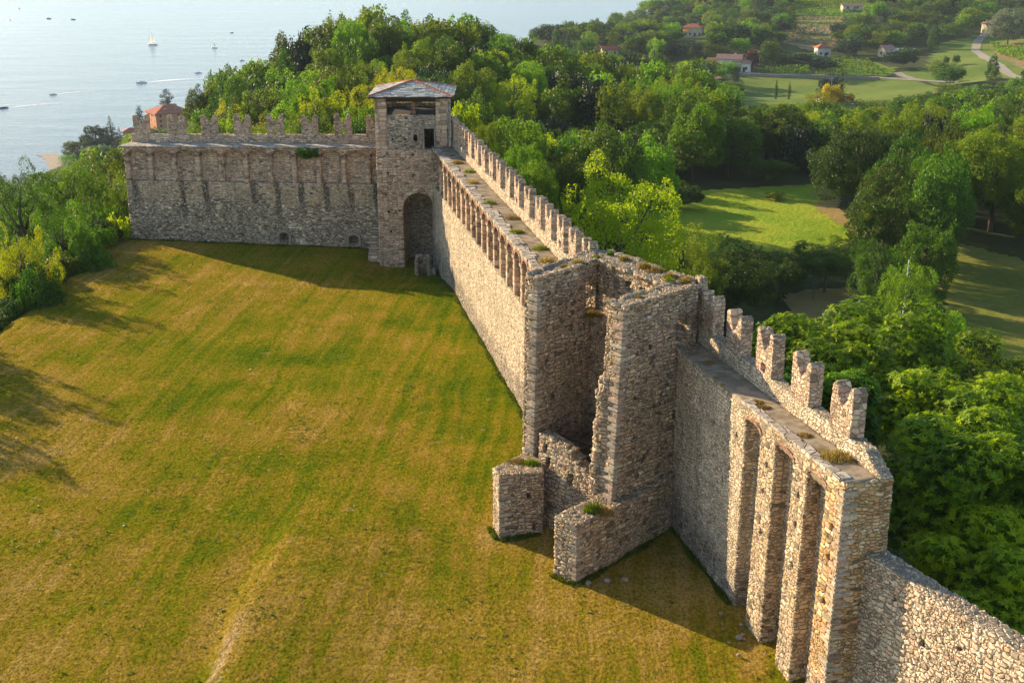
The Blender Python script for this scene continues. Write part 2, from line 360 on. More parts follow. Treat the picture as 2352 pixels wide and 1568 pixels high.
# ---- left curtain wall (lake side)
FL = Frame(-38.2, 118.7, 25.1, -4.1)
lw = empty('curtain_wall', (-38.2, 118.7, 0), label='long pale curtain wall with nine swallowtail merlons, left of the roofed tower', cat='castle wall')
def at0(o, parent):     # keep world placement under an offset parent
    o.parent = parent; o.matrix_parent_inverse = Matrix.Translation(-Vector(parent.location)) @ Matrix.Identity(4); return o
lw.location = (0, 0, 0)
m = MB(); m.taper(FL.q(-.1, 26.2, -3.0, 0), FL.q(0, 26.2, -3.0, -.30), -9, 6.3)
c = MB()
for a, w in ((16.1, .95), (23.15, .95)):
    prof(c, FL, [(a-w/2, .25), (a+w/2, .25)]+[(a+w/2*math.cos(math.pi*k/6), 1.0+.25*math.sin(math.pi*k/6)) for k in range(7)], -1.2, .6)
stonework('wall', m, c, .14, M['rub_left_low'], lw)
for a, w in ((16.1, .95), (23.15, .95)):
    f = MB(); inn = [(a-w/2, .2)]+arcpts(a-w/2, a+w/2, 1.0, .28, 8)+[(a+w/2, .2)]; out = [(a-w/2-.25, .2)]+arcpts(a-w/2-.25, a+w/2+.25, 1.05, .5, 8)+[(a+w/2+.25, .2)]
    for i in range(len(inn)-1): prof(f, FL, [inn[i], inn[i+1], out[i+1], out[i]], -.5, .03)
    o = f.build('niche_surround', M['plaster'], lw); fix_normals(o)
    f = MB(); prof(f, FL, [(a-w/2+.05, .27), (a+w/2-.05, .27), (a+w/2-.05, .5), (a-w/2+.05, .42)], -.9, -.35); o = f.build('niche_sill', M['rub_small'], lw); fix_normals(o)
m = MB(); blk(m, FL, 0, 26.2, -2.9, -.80, 6.0, 9.6); stonework('recessed_wall', m, None, .14, M['rub_left'], lw)
PS = [-.0+2.45*k+.02 for k in range(11)]
for k, a in enumerate(PS):
    m = MB(); w0 = .48
    blk(m, FL, a, a+w0, -.85, -.32, 6.28, 9.0); stonework('pilaster', m, None, .12, M['quoin'], lw)
    m = MB(); blk(m, FL, a-.08, a+w0+.08, -.85, -.27, 8.82, 9.02); m.build('capital', M['brick'], lw)
m = MB()
for k, a in enumerate(PS):
    b = PS[k+1] if k < 10 else 26.2
    spandrel(m, FL, a+.48, b, 9.0, .42, 9.74, -.85, -.28); blk(m, FL, a, a+.48, -.85, -.28, 9.0, 9.74)
stonework('spandrel', m, None, .12, M['rub_left'], lw)
for k, a in enumerate(PS):
    b = PS[k+1] if k < 10 else 26.2
    fix_normals(brick_ring(FL, a+.5, b-.02, 8.98, .42, .17, -.84, -.235, lw))
m = MB(); blk(m, FL, -.35, 26.2, -2.4, -.02, 9.70, 9.90); stonework('walkway', m, None, .14, M['flags'], lw)
m = MB(); blk(m, FL, -.1, 26.3, -2.95, -2.35, 9.0, 10.65); stonework('parapet', m, None, .14, M['rub_left'], lw)
ml = []
for u in (325, 403, 480, 557, 632, 711, 787, 860):
    r = ray(u, 300); p = np.array(FL.p(0, -2.4)); d = np.array(FL.e); A_ = np.array([[r[0], -d[0]], [r[1], -d[1]]]); tt, ss = np.linalg.solve(A_, p); ml.append(ss-.82)
merlons(FL, lw, ml, -2.40, 10.65, MERF, 1.0)
# the top of this wall sinks gently towards its far left end
def sink(x): return -.62*max(0, min(1, (-12.4-x)/26.0))
for o in lw.children:
    if o.name.startswith('merlon'): o.location.z += sink(o.location.x); continue
    co = np.empty(len(o.data.vertices)*3, 'f'); o.data.vertices.foreach_get('co', co); co = co.reshape(-1, 3)
    co[:, 2] += -.62*np.clip((-12.4-co[:, 0])/26.0, 0, 1)*np.clip((co[:, 2]-4)/3, 0, 1); o.data.vertices.foreach_set('co', co.ravel()); o.data.update()

# ---- roofed corner tower
tw = empty('watchtower', (0, 0, 0), label='square stone watchtower with slate roof and tall arched recess at its foot', cat='tower')
TX0, TX1, TY0, TY1 = -12.42, -5.85, 111.0, 117.5
FT = Frame(TX0, TY0, 1, 0)   # courtyard side is -Y
m = MB(); m.taper([(TX0-.12, TY0-.1), (TX1+.05, TY0-.1), (TX1+.05, TY1+.1), (TX0-.12, TY1+.1)], [(TX0, TY0), (TX1, TY0), (TX1, TY1), (TX0, TY1)], -9, 10.3)
c = MB(); ax0, ax1 = 2.32, 5.22
ap = [(ax0, -1.6)]+arcpts(ax0, ax1, 4.9, 1.4, 14)+[(ax1, -1.6)]
prof(c, FT, ap, -3.6, .6)
for a, z in ((1.0, 9.9), (3.3, 9.8), (1.0, 8.1), (3.35, 7.9), (5.85, 8.0), (.75, 6.1), (3.3, 6.3), (6.0, 6.1), (1.0, 4.5), (2.0, 4.6), (1.1, 2.6)):
    prof(c, FT, [(a-.13, z-.14), (a+.13, z-.14), (a+.13, z+.14), (a-.13, z+.14)], -.6, .3)
stonework('wall', m, c, .10, M['tower'], tw)
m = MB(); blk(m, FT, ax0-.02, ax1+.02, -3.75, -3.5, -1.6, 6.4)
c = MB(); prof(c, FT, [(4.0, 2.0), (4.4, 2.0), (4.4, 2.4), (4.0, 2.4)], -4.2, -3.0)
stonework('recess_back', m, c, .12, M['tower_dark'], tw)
f = MB(); inn = arcpts(ax0, ax1, 4.9, 1.4, 14); out = arcpts(ax0-.38, ax1+.38, 4.9, 1.78, 14)
for i in range(14): prof(f, FT, [inn[i], inn[i+1], out[i+1], out[i]], -.4, .045)
o = f.build('stone_arch', M['quoin'], tw); fix_normals(o)
for (x0, x1, y0, y1) in ((TX0, TX0+1.02, TY0, TY0+1.0), (TX1-1.05, TX1, TY0, TY0+1.0), (TX0, TX0+1.0, TY1-1, TY1), (TX1-1.0, TX1, TY1-1, TY1)):
    m = MB(); m.box(((x0+x1)/2, (y0+y1)/2, 12.65), (x1-x0, y1-y0, 4.8)); stonework('corner_pier', m, None, .10, M['quoin'], tw)
m = MB(); blk(m, FT, .9, 5.6, -.62, -.03, 10.2, 13.4)
c = MB()
prof(c, FT, [(4.42, 10.35), (5.32, 10.35), (5.32, 12.2), (4.42, 12.2)], -1.2, .5)
prof(c, FT, [(3.42, 11.0), (3.80, 11.0), (3.80, 11.65), (3.42, 11.65)], -1.2, .5)
prof(c, FT, [(1.40, 11.65), (1.56, 11.65), (1.56, 12.25), (1.40, 12.25)], -1.2, .5)
for a, z in ((1.5, 11.2), (2.65, 11.2)): prof(c, FT, [(a-.13, z-.12), (a+.13, z-.12), (a+.13, z+.12), (a-.13, z+.12)], -1, .3)
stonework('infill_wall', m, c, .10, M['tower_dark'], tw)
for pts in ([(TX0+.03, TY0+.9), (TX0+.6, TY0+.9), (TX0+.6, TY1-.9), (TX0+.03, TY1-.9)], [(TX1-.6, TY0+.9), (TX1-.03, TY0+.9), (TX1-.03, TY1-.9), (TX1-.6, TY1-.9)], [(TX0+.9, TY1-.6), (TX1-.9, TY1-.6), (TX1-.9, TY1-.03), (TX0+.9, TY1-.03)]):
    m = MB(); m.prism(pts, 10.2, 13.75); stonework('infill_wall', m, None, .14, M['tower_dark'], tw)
m = MB(); blk(m, FT, 4.27, 4.42, -.5, .0, 10.3, 12.2); blk(m, FT, 5.32, 5.45, -.5, .0, 10.3, 12.2); blk(m, FT, 4.2, 5.5, -.5, .02, 12.2, 12.42); m.build('door_frame', M['plaster'], tw)
m = MB(); blk(m, FT, 3.2, 3.42, -.4, .0, 10.95, 11.7); blk(m, FT, 3.8, 3.95, -.4, .0, 10.95, 11.7); blk(m, FT, 3.2, 3.95, -.4, .01, 11.7, 11.88); m.build('window_frame', M['plaster'], tw)
for z in (10.36, 13.3): m = MB(); m.box((-9.15, 114.2, z), (5.45, 5.35, .1)); m.build('floor', M['wood'], tw)
for y in (TY0+.35, TY1-.35):
    m = MB(); m.box((-9.15, y, 14.72), (6.3, .26, .30)); m.build('beam', M['wood'], tw)
for x in (TX0+.4, TX1-.4):
    m = MB(); m.box((x, 114.2, 14.72), (.26, 6.2, .30)); m.build('beam', M['wood'], tw)
for x in (-11.0, -9.6, -8.2, -6.9):
    m = MB(); m.box((x, 114.2, 14.97), (.18, 6.6, .18)); m.build('rafter', M['wood'], tw)
m = MB(); m.box((-9.15, TY1-.4, 14.1), (.45, .45, 1.0)); m.build('brick_column', M['brick'], tw)
m = MB(); m.box((-9.0, TY0+1.4, 13.9), (.32, .32, 1.3)); m.build('brick_column', M['brick'], tw)
# roof: boarding plus individually laid slates
rc = Vector((-9.15, 114.2, 16.1)); ev = .52; ze = 15.08
E4 = [Vector((TX0-ev, TY0-ev, ze)), Vector((TX1+ev, TY0-ev, ze)), Vector((TX1+ev, TY1+ev, ze)), Vector((TX0-ev, TY1+ev, ze))]
m = MB(); m.add([*E4, rc, *[p-Vector((0, 0, .12)) for p in E4]], [(0, 1, 4), (1, 2, 4), (2, 3, 4), (3, 0, 4), (8, 7, 6, 5), (0, 5, 6, 1), (1, 6, 7, 2), (2, 7, 8, 3), (3, 8, 5, 0)])
roof = m.build('roof', M['wood'], tw)
m = MB(); tn = []
for k in range(4):
    a, b = E4[k], E4[(k+1) % 4]; ex = (b-a).normalized(); nrm = (b-a).cross(rc-a).normalized()
    mid = (a+b)/2; up = (rc-mid); L = up.length; upn = up/L; rows = 12
    for r_ in range(rows):
        f0 = r_/rows; half = (b-a).length/2*(1-f0); x = -half
        while x < half-.12:
            wd = min(rnd.uniform(.3, .85), half-x+.06); ln = L/rows*rnd.uniform(1.25, 1.7)
            f1 = min(1, (f0*L+ln)/L); h1 = (b-a).length/2*(1-f1)
            x0, x1 = x+.01, x+wd-.01
            off = .03+rnd.uniform(0, .03)
            c0 = mid+upn*(f0*L-.04+rnd.uniform(-.05, .03))
            c1 = mid+upn*(f0*L+ln)
            q = [c0+ex*x0, c0+ex*x1, c1+ex*max(-h1, min(h1, x1)), c1+ex*max(-h1, min(h1, x0))]
            lo = [q[0]+nrm*off, q[1]+nrm*off, q[2]+nrm*.01, q[3]+nrm*.01]; tk = rnd.uniform(.03, .06)
            hi = [p+nrm*tk for p in lo]
            m.add([*lo, *hi], [(3, 2, 1, 0), (4, 5, 6, 7), (0, 1, 5, 4), (1, 2, 6, 5), (2, 3, 7, 6), (3, 0, 4, 7)])
            tn += [rnd.random()]*8
            x += wd
o = m.build('slate_covering', M['slate'], roof)
at = o.data.attributes.new('tint', 'FLOAT', 'POINT'); at.data.foreach_set('value', tn)
M['tile'] = plain('ridge_tile', (.36, .13, .07), .8, .15, .6, 4)
for k in range(4):
    m = MB(); a = E4[k]
    for i in range(14):
        p0 = a.lerp(rc, i/14); p1 = a.lerp(rc, (i+1.25)/14) if i < 13 else rc
        up = Vector((0, 0, .06)); m.tube([p0+up, p1+up], [.13, .10], 6)
    m.build('hip_tiles', M['tile'], roof)

# ---- stairs beside the tower
st = MB()
for i in range(11):
    st.box((-13.05, 111.35+i*.3+(3.2-i*.3)/2, (i+1)*.1-.2), (1.02, 3.2-i*.3, (i+1)*.2+.4))
st.build('stone_stairs', M['quoin'], label='narrow flight of worn stone steps climbing beside the foot of the roofed tower', cat='stairs')
# ---- ruined well-like stone box in front of the arch
wl = empty('stone_trough', (0, 0, 0), label='small dark ruined stone enclosure in front of the tower arch', cat='ruin')
m = MB(); cx, cy = -8.2, 108.6
m.box((cx-.55, cy, -.1), (.35, 1.5, 1.8)); m.box((cx+.55, cy, -.25), (.35, 1.5, 1.4)); m.box((cx, cy+.6, 0), (1.3, .35, 1.9)); m.box((cx+.9, cy-.2, -.5), (.6, .6, .8))
stonework('wall', m, None, .12, M['tower_dark'], wl)

# ---- long middle curtain wall
FM = Frame(-7.2, 111.0, .2064, -.9785)
FM.n = (-.9785, -.2064)
mw = empty('curtain_wall', (0, 0, 0), label='longest curtain wall, arcaded under its walkway, running from roofed tower to ruined tower', cat='castle wall')
m = MB(); m.taper(FM.q(-1.5, 49.0, -2.3, .12), FM.q(-1.5, 49.0, -2.3, 0), -11, 6.9); blk(m, FM, -1.5, 46.5, -2.35, -1.7, -9, 10.3)
stonework('wall', m, None, .11, M['rub_small'], mw)
m = MB(); blk(m, FM, -.5, 49.0, -2.2, -.72, 6.5, 10.2); stonework('recessed_wall', m, None, .12, M['rub'], mw)
PM = [3.15+2.27*k for k in range(20)]
for k, a in enumerate(PM):
    m = MB(); blk(m, FM, a, a+.55, -.76, -.04, 6.88, 9.55); stonework('pilaster', m, None, .10, M['quoin'], mw)
    m = MB(); blk(m, FM, a-.07, a+.62, -.76, .03, 9.38, 9.56); m.build('capital', M['plaster'], mw)
m = MB(); pr = -.3
for k, a in enumerate(PM):
    spandrel(m, FM, pr, a, 9.55, .48, 10.36, -.76, -.06); blk(m, FM, a, a+.55, -.76, -.06, 9.55, 10.36); pr = a+.55
stonework('spandrel', m, None, .10, M['rub'], mw)
pr = -.3
for k, a in enumerate(PM):
    fix_normals(brick_ring(FM, pr+.02, a-.02, 9.54, .48, .2, -.75, -.012, mw)); pr = a+.55
m = MB(); blk(m, FM, -.3, 47.5, -1.85, -.35, 10.3, 10.47); stonework('walkway', m, None, .12, M['gravel'], mw)
# coping of individual flagstones along the inner lip
m = MB(); a = -.2
while a < 47.6:
    w_ = rnd.uniform(.3, .75); d_ = rnd.uniform(.35, .7)
    blk(m, FM, a+.015, a+w_-.015, -.02-d_+rnd.uniform(-.05, .05), .12+rnd.uniform(-.05, .05), 10.36, 10.50+rnd.uniform(0, .06)); a += w_
m.build('coping_stones', M['flags'], mw)
m = MB(); blk(m, FM, -1.0, 47.2, -2.35, -1.80, 10.0, 11.2); stonework('parapet', m, None, .10, M['rub_small'], mw)
ys = [64.8, 67.7, 70.5, 73.5, 76.3, 79.5, 82.7, 85.8, 89.1, 92.0, 95.2, 98.1, 101.1, 104.1, 107.0, 109.9]
merlons(FM, mw, [(111.0-y)/.9753-1.62-.35 for y in ys], -1.82, 11.2, MER+MERF[:2])

# ---- ruined tower
def crumble(mb, p, q, z, r_, k=5, s_=.30):
    """loose stones along a broken top edge"""
    L_ = math.hypot(q[0]-p[0], q[1]-p[1]); n = int(L_*k)
    for i in range(n):
        f = r_.random(); mb.box((p[0]+(q[0]-p[0])*f+r_.uniform(-.06, .06), p[1]+(q[1]-p[1])*f+r_.uniform(-.06, .06), z+r_.uniform(-.08, .03)), (r_.uniform(.6, 1.3)*s_, r_.uniform(.6, 1.2)*s_, r_.uniform(.14, .26)), math.atan2(q[1]-p[1], q[0]-p[0])+r_.uniform(-.2, .2))
def quoins(mb, x0, y0, x1, y1, z0, z1, a, r_):
    """long and short corner stones up a leaning corner"""
    z = z0; k = 0
    while z < z1-.2:
        h = r_.uniform(.2, .32); f = (z-z0)/(z1-z0); l = (.62, .34) if k % 2 else (.34, .62); x = x0+(x1-x0)*f; y = y0+(y1-y0)*f
        ca, sa = math.cos(a), math.sin(a); dx, dy = l[0]/2-.03, l[1]/2-.03
        mb.box((x+dx*ca-dy*sa, y+dx*sa+dy*ca, z+h/2), (l[0], l[1], h-.03), a); z += h; k += 1
rt = empty('ruined_tower', (0, 0, 0), label='roofless ruined stone tower, open at the front, standing between the two near curtain walls', cat='ruined tower')
rr = random.Random(3)
def off(p, q, d):   # offset a segment to its right side
    v = Vector((q[0]-p[0], q[1]-p[1])).normalized(); n = Vector((v.y, -v.x))*d; return (p[0]+n.x, p[1]+n.y), (q[0]+n.x, q[1]+n.y)
LFL, LFR, IC, OB = (.63, 60.41), (1.33, 59.76), (4.63, 63.4), (4.59, 65.61)
m = MB(); m.taper([(.50, 60.20), (1.16, 59.42), (4.55, 63.45), (4.4, 65.8)], [LFL, LFR, IC, OB], -.6, [12.72, 12.8, 12.85, 12.9])
a_, b_ = off(LFR, IC, .13); m.prism([LFL, (LFR[0]+.02, LFR[1]-.10), b_, OB], -.6, [9.0, 8.9, 9.15, 9.2])
crumble(m, LFR, IC, 12.8, rr); crumble(m, LFL, LFR, 12.78, rr); crumble(m, LFL, OB, 12.8, rr)
c = MB()
FLd = Frame(LFR[0], LFR[1], 3.3, 3.64)     # right side (camera side) is n
prof(c, FLd, [(3.92, 10.0), (4.74, 10.0), (4.74, 11.75), (3.92, 11.75)], -3.6, 1.0)
for a, z in ((.95, 9.5+1.4), (1.8, 9.9+1.2), (2.4, 6.5), (3.3, 5.7), (1.2, 6.2), (2.9, 7.6)):
    prof(c, FLd, [(a-.13, z-.15), (a+.13, z-.15), (a+.13, z+.15), (a-.13, z+.15)], -.45, .4)
stonework('side_wall', m, c, .075, M['ruin'], rt, late=True)
m = MB(); BIR, OBR, OBL = (7.58, 58.97), (9.31, 59.44), (5.31, 65.51)
m.prism([IC, (8.3, 57.9), (9.2, 58.5), OBR, OBL, OB], -4, [12.8, 12.8, 12.85, 12.75, 12.8, 12.8])
a_, b_ = off(IC, (8.0, 58.35), .55); m.prism([IC, a_, b_, (8.2, 58.6)], -.6, [10.0, 9.9, 9.7, 9.8])
crumble(m, IC, (8.0, 58.4), 12.8, rr, 6, .36); crumble(m, OBL, OBR, 12.78, rr, 5, .36)
c = MB(); FBk = Frame(IC[0], IC[1], 2.95, -4.43)
for a, z in ((2.6, 12.0), (3.7, 11.9)): prof(c, FBk, [(a-.2, z-.25), (a+.2, z-.25), (a+.2, z+.25), (a-.2, z+.25)], -3, 1.0)
FRx = Frame(5.29, 54.80, 3.82, 3.48); prof(c, FRx, [(3.98, 9.5), (4.85, 9.5), (4.85, 11.45), (3.98, 11.45)], -4.0, 1.0)
stonework('back_wall', m, c, .085, M['ruin'], rt, late=True)
RFL, RFR, RRB = (4.58, 55.71), (5.29, 54.80), (9.35, 58.5)
m = MB(); m.taper([(4.05, 55.55), (4.93, 54.42), (9.2, 58.15), (8.4, 59.3)], [RFL, RFR, RRB, (8.55, 59.3)], -.5, [12.8, 12.8, 12.85, 12.85])
# torn left edge of the front
for k in range(52):
    z = 2.6+k*.125; pr_ = max(0, (9.6-z)/7)*.55
    m.box((4.62-pr_*.62+rr.uniform(-.10, .07), 55.72+rr.uniform(-.08, .1), z), (rr.uniform(.35, .6), rr.uniform(.5, .8), rr.uniform(.14, .24)), rr.uniform(-.3, .3)-.85)
crumble(m, RFR, RRB, 12.82, rr); crumble(m, RFL, RFR, 12.8, rr); crumble(m, RFL, (8.4, 59.2), 12.8, rr)
c = MB(); FR_ = Frame(RFR[0], RFR[1], 3.82, 3.48)
prof(c, FR_, [(3.98, 9.5), (4.85, 9.5), (4.85, 11.45), (3.98, 11.45)], -4.0, 1.0)
for a, z in ((1.0, 10.3), (2.0, 10.4), (3.3, 10.5), (2.2, 9.7), (1.0, 8.0), (2.4, 7.2), (3.4, 8.2), (.9, 5.8), (2.8, 5.2), (1.8, 4.6), (3.9, 6.2)):
    prof(c, FR_, [(a-.12, z-.13), (a+.12, z-.13), (a+.12, z+.13), (a-.12, z+.13)], -.4, .6)
stonework('side_wall', m, c, .075, M['ruin'], rt, late=True)
# plinth under the right wall, running on from the near buttress, with a blocked doorway
FP = Frame(3.07, 51.46, 5.33, 5.74)
m = MB(); m.prism([FP.p(1.6, 0), FP.p(7.9, 0), FP.p(7.9, -1.9), FP.p(1.6, -1.5)], -.6, [2.75, 3.15, 3.2, 2.9])
m.prism([FP.p(0, 0), FP.p(2.3, 0), FP.p(2.3, -1.46), FP.p(0, -1.46)], -.6, [3.08, 3.05, 3.1, 3.15])
m.prism([FP.p(2.2, -.02), FP.p(5.2, -.02), FP.p(4.6, -1.5), FP.p(2.2, -1.44)], -.6, [3.0, 2.9, 2.9, 3.05])
c = MB(); prof(c, FP, [(5.75, .45)]+arcpts(5.75, 6.95, 2.1, .35, 6)+[(6.95, .45)], -.9, .4)
stonework('buttress', m, c, .075, M['ruin'], rt, late=True)
m = MB(); blk(m, FP, 5.7, 7.0, -1.0, -.85, .2, 2.6); m.build('doorway_blocking', M['plaster'], rt)
m = MB(); m.prism([(-1.0, 57.2), (-.65, 56.0), (1.62, 56.75), (1.62, 59.4), (.5, 59.9)], -.6, [3.45, 3.6, 3.4, 3.05, 3.0])
c = MB(); Fb = Frame(-.65, 56.0, 2.27, .75)
for a, z in ((1.9, .35), (1.6, 2.2)): prof(c, Fb, [(a-.12, z-.16), (a+.12, z-.16), (a+.12, z+.16), (a-.12, z+.16)], -.4, .5)
stonework('buttress', m, c, .075, M['ruin'], rt, late=True)
# low broken front wall
m = MB(); P0, P1 = (1.45, 58.9), (4.25, 55.7)
base = [(1.45, 57.9), (4.1, 54.9), (4.6, 56.2), (1.9, 59.7)]; N = 9
tops = [4.5, 4.5, 4.45, 4.4, 4.35, 4.0, 3.75, 3.6, 3.6, 3.5]
for i in range(N):
    f0, f1 = i/N, (i+1)/N+.01
    L = lambda a, b, f: (a[0]+(b[0]-a[0])*f, a[1]+(b[1]-a[1])*f)
    lo = [L((1.35, 57.8), (4.15, 54.8), f0), L((1.35, 57.8), (4.15, 54.8), f1), L((1.9, 59.9), (4.7, 56.5), f1), L((1.9, 59.9), (4.7, 56.5), f0)]
    hi = [L((1.42, 59.2), (4.35, 55.6), f0), L((1.42, 59.2), (4.35, 55.6), f1), L((1.95, 59.8), (4.75, 56.3), f1), L((1.95, 59.8), (4.75, 56.3), f0)]
    t = tops[i]+rr.uniform(-.05, .05); m.taper(lo, hi, -.6, t)
c = MB(); Ff = Frame(1.42, 59.2, 2.93, -3.6)
for a, z, w_, h_ in ((.62, 3.85, .3, .5), (1.0, 3.2, .34, .6), (2.75, 2.9, .4, .6)):
    prof(c, Ff, [(a-w_/2, z-h_/2), (a+w_/2, z-h_/2), (a+w_/2, z+h_/2), (a-w_/2, z+h_/2)], -.5, 1.5)
stonework('front_wall', m, c, .075, M['ruin'], rt, late=True)
for (x, y, z, ln, ang) in ((3.6, 58.6, 4.3, 3.2, -.75), (4.6, 58.4, 4.0, 3.4, .9), (5.2, 60.2, 4.9, 2.8, -.7)):
    m = MB(); d = Vector((math.cos(ang), math.sin(ang), .05))*ln/2; p = Vector((x, y, z)); m.tube([p-d, p+d], [.07, .07], 6); m.build('iron_beam', M['wood'], rt)

s = NT('corner_stone'); P = s.pos(); at_ = s.n('ShaderNodeAttribute', attribute_name='tint'); fine = s.noise(P, 9, 5, .65)
col = s.ramp(at_.outputs['Fac'], [(0, (.22, .18, .14)), (.25, (.38, .31, .23)), (.5, (.42, .30, .23)), (.7, (.46, .39, .29)), (.85, (.30, .265, .22)), (1, (.52, .46, .36))])
col = s.mix(.5, col, s.ramp(fine, [(.3, (.2, .2, .2)), (.7, (.8, .8, .8))]), 'OVERLAY'); col = s.mix(s.math('MULTIPLY', s.step(s.noise(P, 2.2, 4, .65), .52, .66), .55), col, (.11, .095, .075))
s.bsdf(col, .9, .1, s.bump(fine, .8, .05)); M['quoin2'] = s.m
def corner(parent, x0, y0, x1, y1, z0, z1, a):
    m = MB(); ca, sa = math.cos(a), math.sin(a); z = z0; k = 0; T = []
    while z < z1-.2:
        h = rr.uniform(.17, .30); f = (z-z0)/(z1-z0); l = (rr.uniform(.5, .75), rr.uniform(.25, .4)); l = l if k % 2 else l[::-1]
        o_ = -.03+rr.uniform(-.012, .02); x = x0+(x1-x0)*f+o_*ca-o_*sa; y = y0+(y1-y0)*f+o_*sa+o_*ca; dx, dy = l[0]/2, l[1]/2
        aa = a+rr.uniform(-.03, .03); b = MB(); b.box((0, 0, 0), (l[0], l[1], h-.035)); me = b.mesh('t'); bm = bmesh.new(); bm.from_mesh(me)
        bmesh.ops.bevel(bm, geom=bm.edges[:], offset=.035, segments=2, affect='EDGES'); bm.verts.ensure_lookup_table(); bm.faces.ensure_lookup_table()
        c_, s_ = math.cos(aa), math.sin(aa); cx_, cy_ = x+dx*ca-dy*sa, y+dx*sa+dy*ca
        V_ = [(v.co.x, v.co.y, v.co.z) for v in bm.verts]; m.add([(cx_+p[0]*c_-p[1]*s_, cy_+p[0]*s_+p[1]*c_, z+h/2+p[2]) for p in V_], [tuple(v.index for v in f_.verts) for f_ in bm.faces])
        T += [rr.random()]*len(V_); bm.free(); bpy.data.meshes.remove(me); z += h; k += 1
    o = m.build('corner_stones', M['quoin2'], parent); at = o.data.attributes.new('tint', 'FLOAT', 'POINT'); at.data.foreach_set('value', T)
corner(rt, 1.16, 59.42, 1.33, 59.76, 3.2, 12.7, .835); corner(rt, 4.93, 54.42, 5.29, 54.80, 2.9, 12.75, .74)
corner(rt, 3.07, 51.46, 3.07, 51.46, -.1, 3.0, .822); corner(rt, -.65, 56.0, -.65, 56.0, -.1, 3.5, .32)
# ---- right curtain wall
FR = Frame(8.35, 57.3, .2356, -.9719); FR.n = (-.9719, -.2356)
rw = empty('curtain_wall', (0, 0, 0), label='nearest curtain wall with four tall pilasters, brick arches and five merlons, right of ruined tower', cat='castle wall')
zw = lambda a: 9.72+.036*a
m = MB(); m.taper(FR.q(-1.2, 8.05, -2.1, .0), FR.q(-1.2, 8.05, -2.1, -.02), -9, zw(4)-.1)
blk(m, FR, -.6, 8.02, -2.1, -.06, 8.5, (zw(-.6), zw(8.02)))
blk(m, FR, 7.5, 16.0, -2.1, -.62, -9, (zw(7.5)-.1, zw(16)-.1))
c = MB()
for a, z in ((3.2, 5.6), (5.9, 5.5), (6.6, 6.4), (2.2, 3.4), (4.6, 7.8), (7.2, 8.2)):
    prof(c, FR, [(a-.13, z-.14), (a+.13, z-.14), (a+.13, z+.14), (a-.13, z+.14)], -.5, .5)
stonework('wall', m, c, .085, M['rub_small'], rw)
PR = [(9.62, 11.12), (12.72, 13.98), (15.5, 16.85)]
for i, (a0, a1) in enumerate(PR):
    m = MB(); d = .10; back = -.80 if i < 2 else -2.05
    m.taper(FR.q(a0-.02, a1+.08, back, .10), FR.q(a0, a1, back, 0), -.6, 9.38+.06*i if i < 2 else zw(a0))
    if i == 2: m.prism(FR.q(a0, a1, back, 0), 8, [zw(a0), zw(a1), zw(a1), zw(a0)])
    c = MB(); ac = (a0+a1)/2
    for z in (8.2, 6.9, 5.0): prof(c, FR, [(ac-.1, z-.16), (ac+.12, z-.16), (ac+.12, z+.16), (ac-.1, z+.16)], -.45, .5)
    stonework('pilaster', m, c, .075, M['pier'] if i == 2 else M['rub'], rw)
m = MB(); gaps = [(8.03, 9.62), (11.12, 12.72), (13.98, 15.5)]
for g0, g1 in gaps: spandrel(m, FR, g0, g1, zw(g0)-.72, .24, zw(g0)-.02, -.78, -.02)
for a0, a1 in PR[:2]: blk(m, FR, a0, a1, -.78, -.02, 9.2, (zw(a0)-.02, zw(a1)-.02))
stonework('spandrel', m, None, .075, M['rub'], rw)
for g0, g1 in gaps: fix_normals(brick_ring(FR, g0+.02, g1-.02, zw(g0)-.73, .23, .17, -.77, .025, rw))
m = MB(); blk(m, FR, -.8, 16.75, -1.5, -.03, 9.4, (zw(-.8)+.03, zw(16.75)+.03)); stonework('walkway', m, None, .10, M['gravel'], rw)
m = MB(); a = 7.6
while a < 16.3:
    w_ = rnd.uniform(.35, .8); d_ = rnd.uniform(.25, .45)
    blk(m, FR, a+.015, a+w_-.015, -d_, .06+rnd.uniform(-.03, .03), zw(a)-.03, zw(a)+.09+rnd.uniform(0, .03))
    a += w_
m.build('coping_stones', M['flags'], rw)
m = MB(); blk(m, FR, -1.3, 15.5, -2.05, -1.45, 9.2, (10.6, 11.0))
prof(m, FR, [(15.4, 9.2), (16.8, 9.2), (16.8, zw(16.8)+.05), (15.4, 11.0)], -2.05, -1.45)
stonework('parapet', m, None, .085, M['rub_small'], rw)
ysr = [56.9, 53.6, 50.3, 46.8, 43.4]
merlons(FR, rw, [(57.3-y)/.9719-1.70+.1 for y in ysr], -1.46, lambda a: 10.65+.024*a, MER, 1.06, 1.22)
m = MB(); blk(m, FR, -2.2, -1.5, -2.0, -1.5, 10, 13.0); stonework('broken_merlon', m, None, .085, M['merlon'], rw)

x0, y0 = FR.p(16.95, .09); x1, y1 = FR.p(16.87, 0); corner(rw, x0, y0, x1, y1, -.1, 10.1, FR.ang()+math.pi/2)
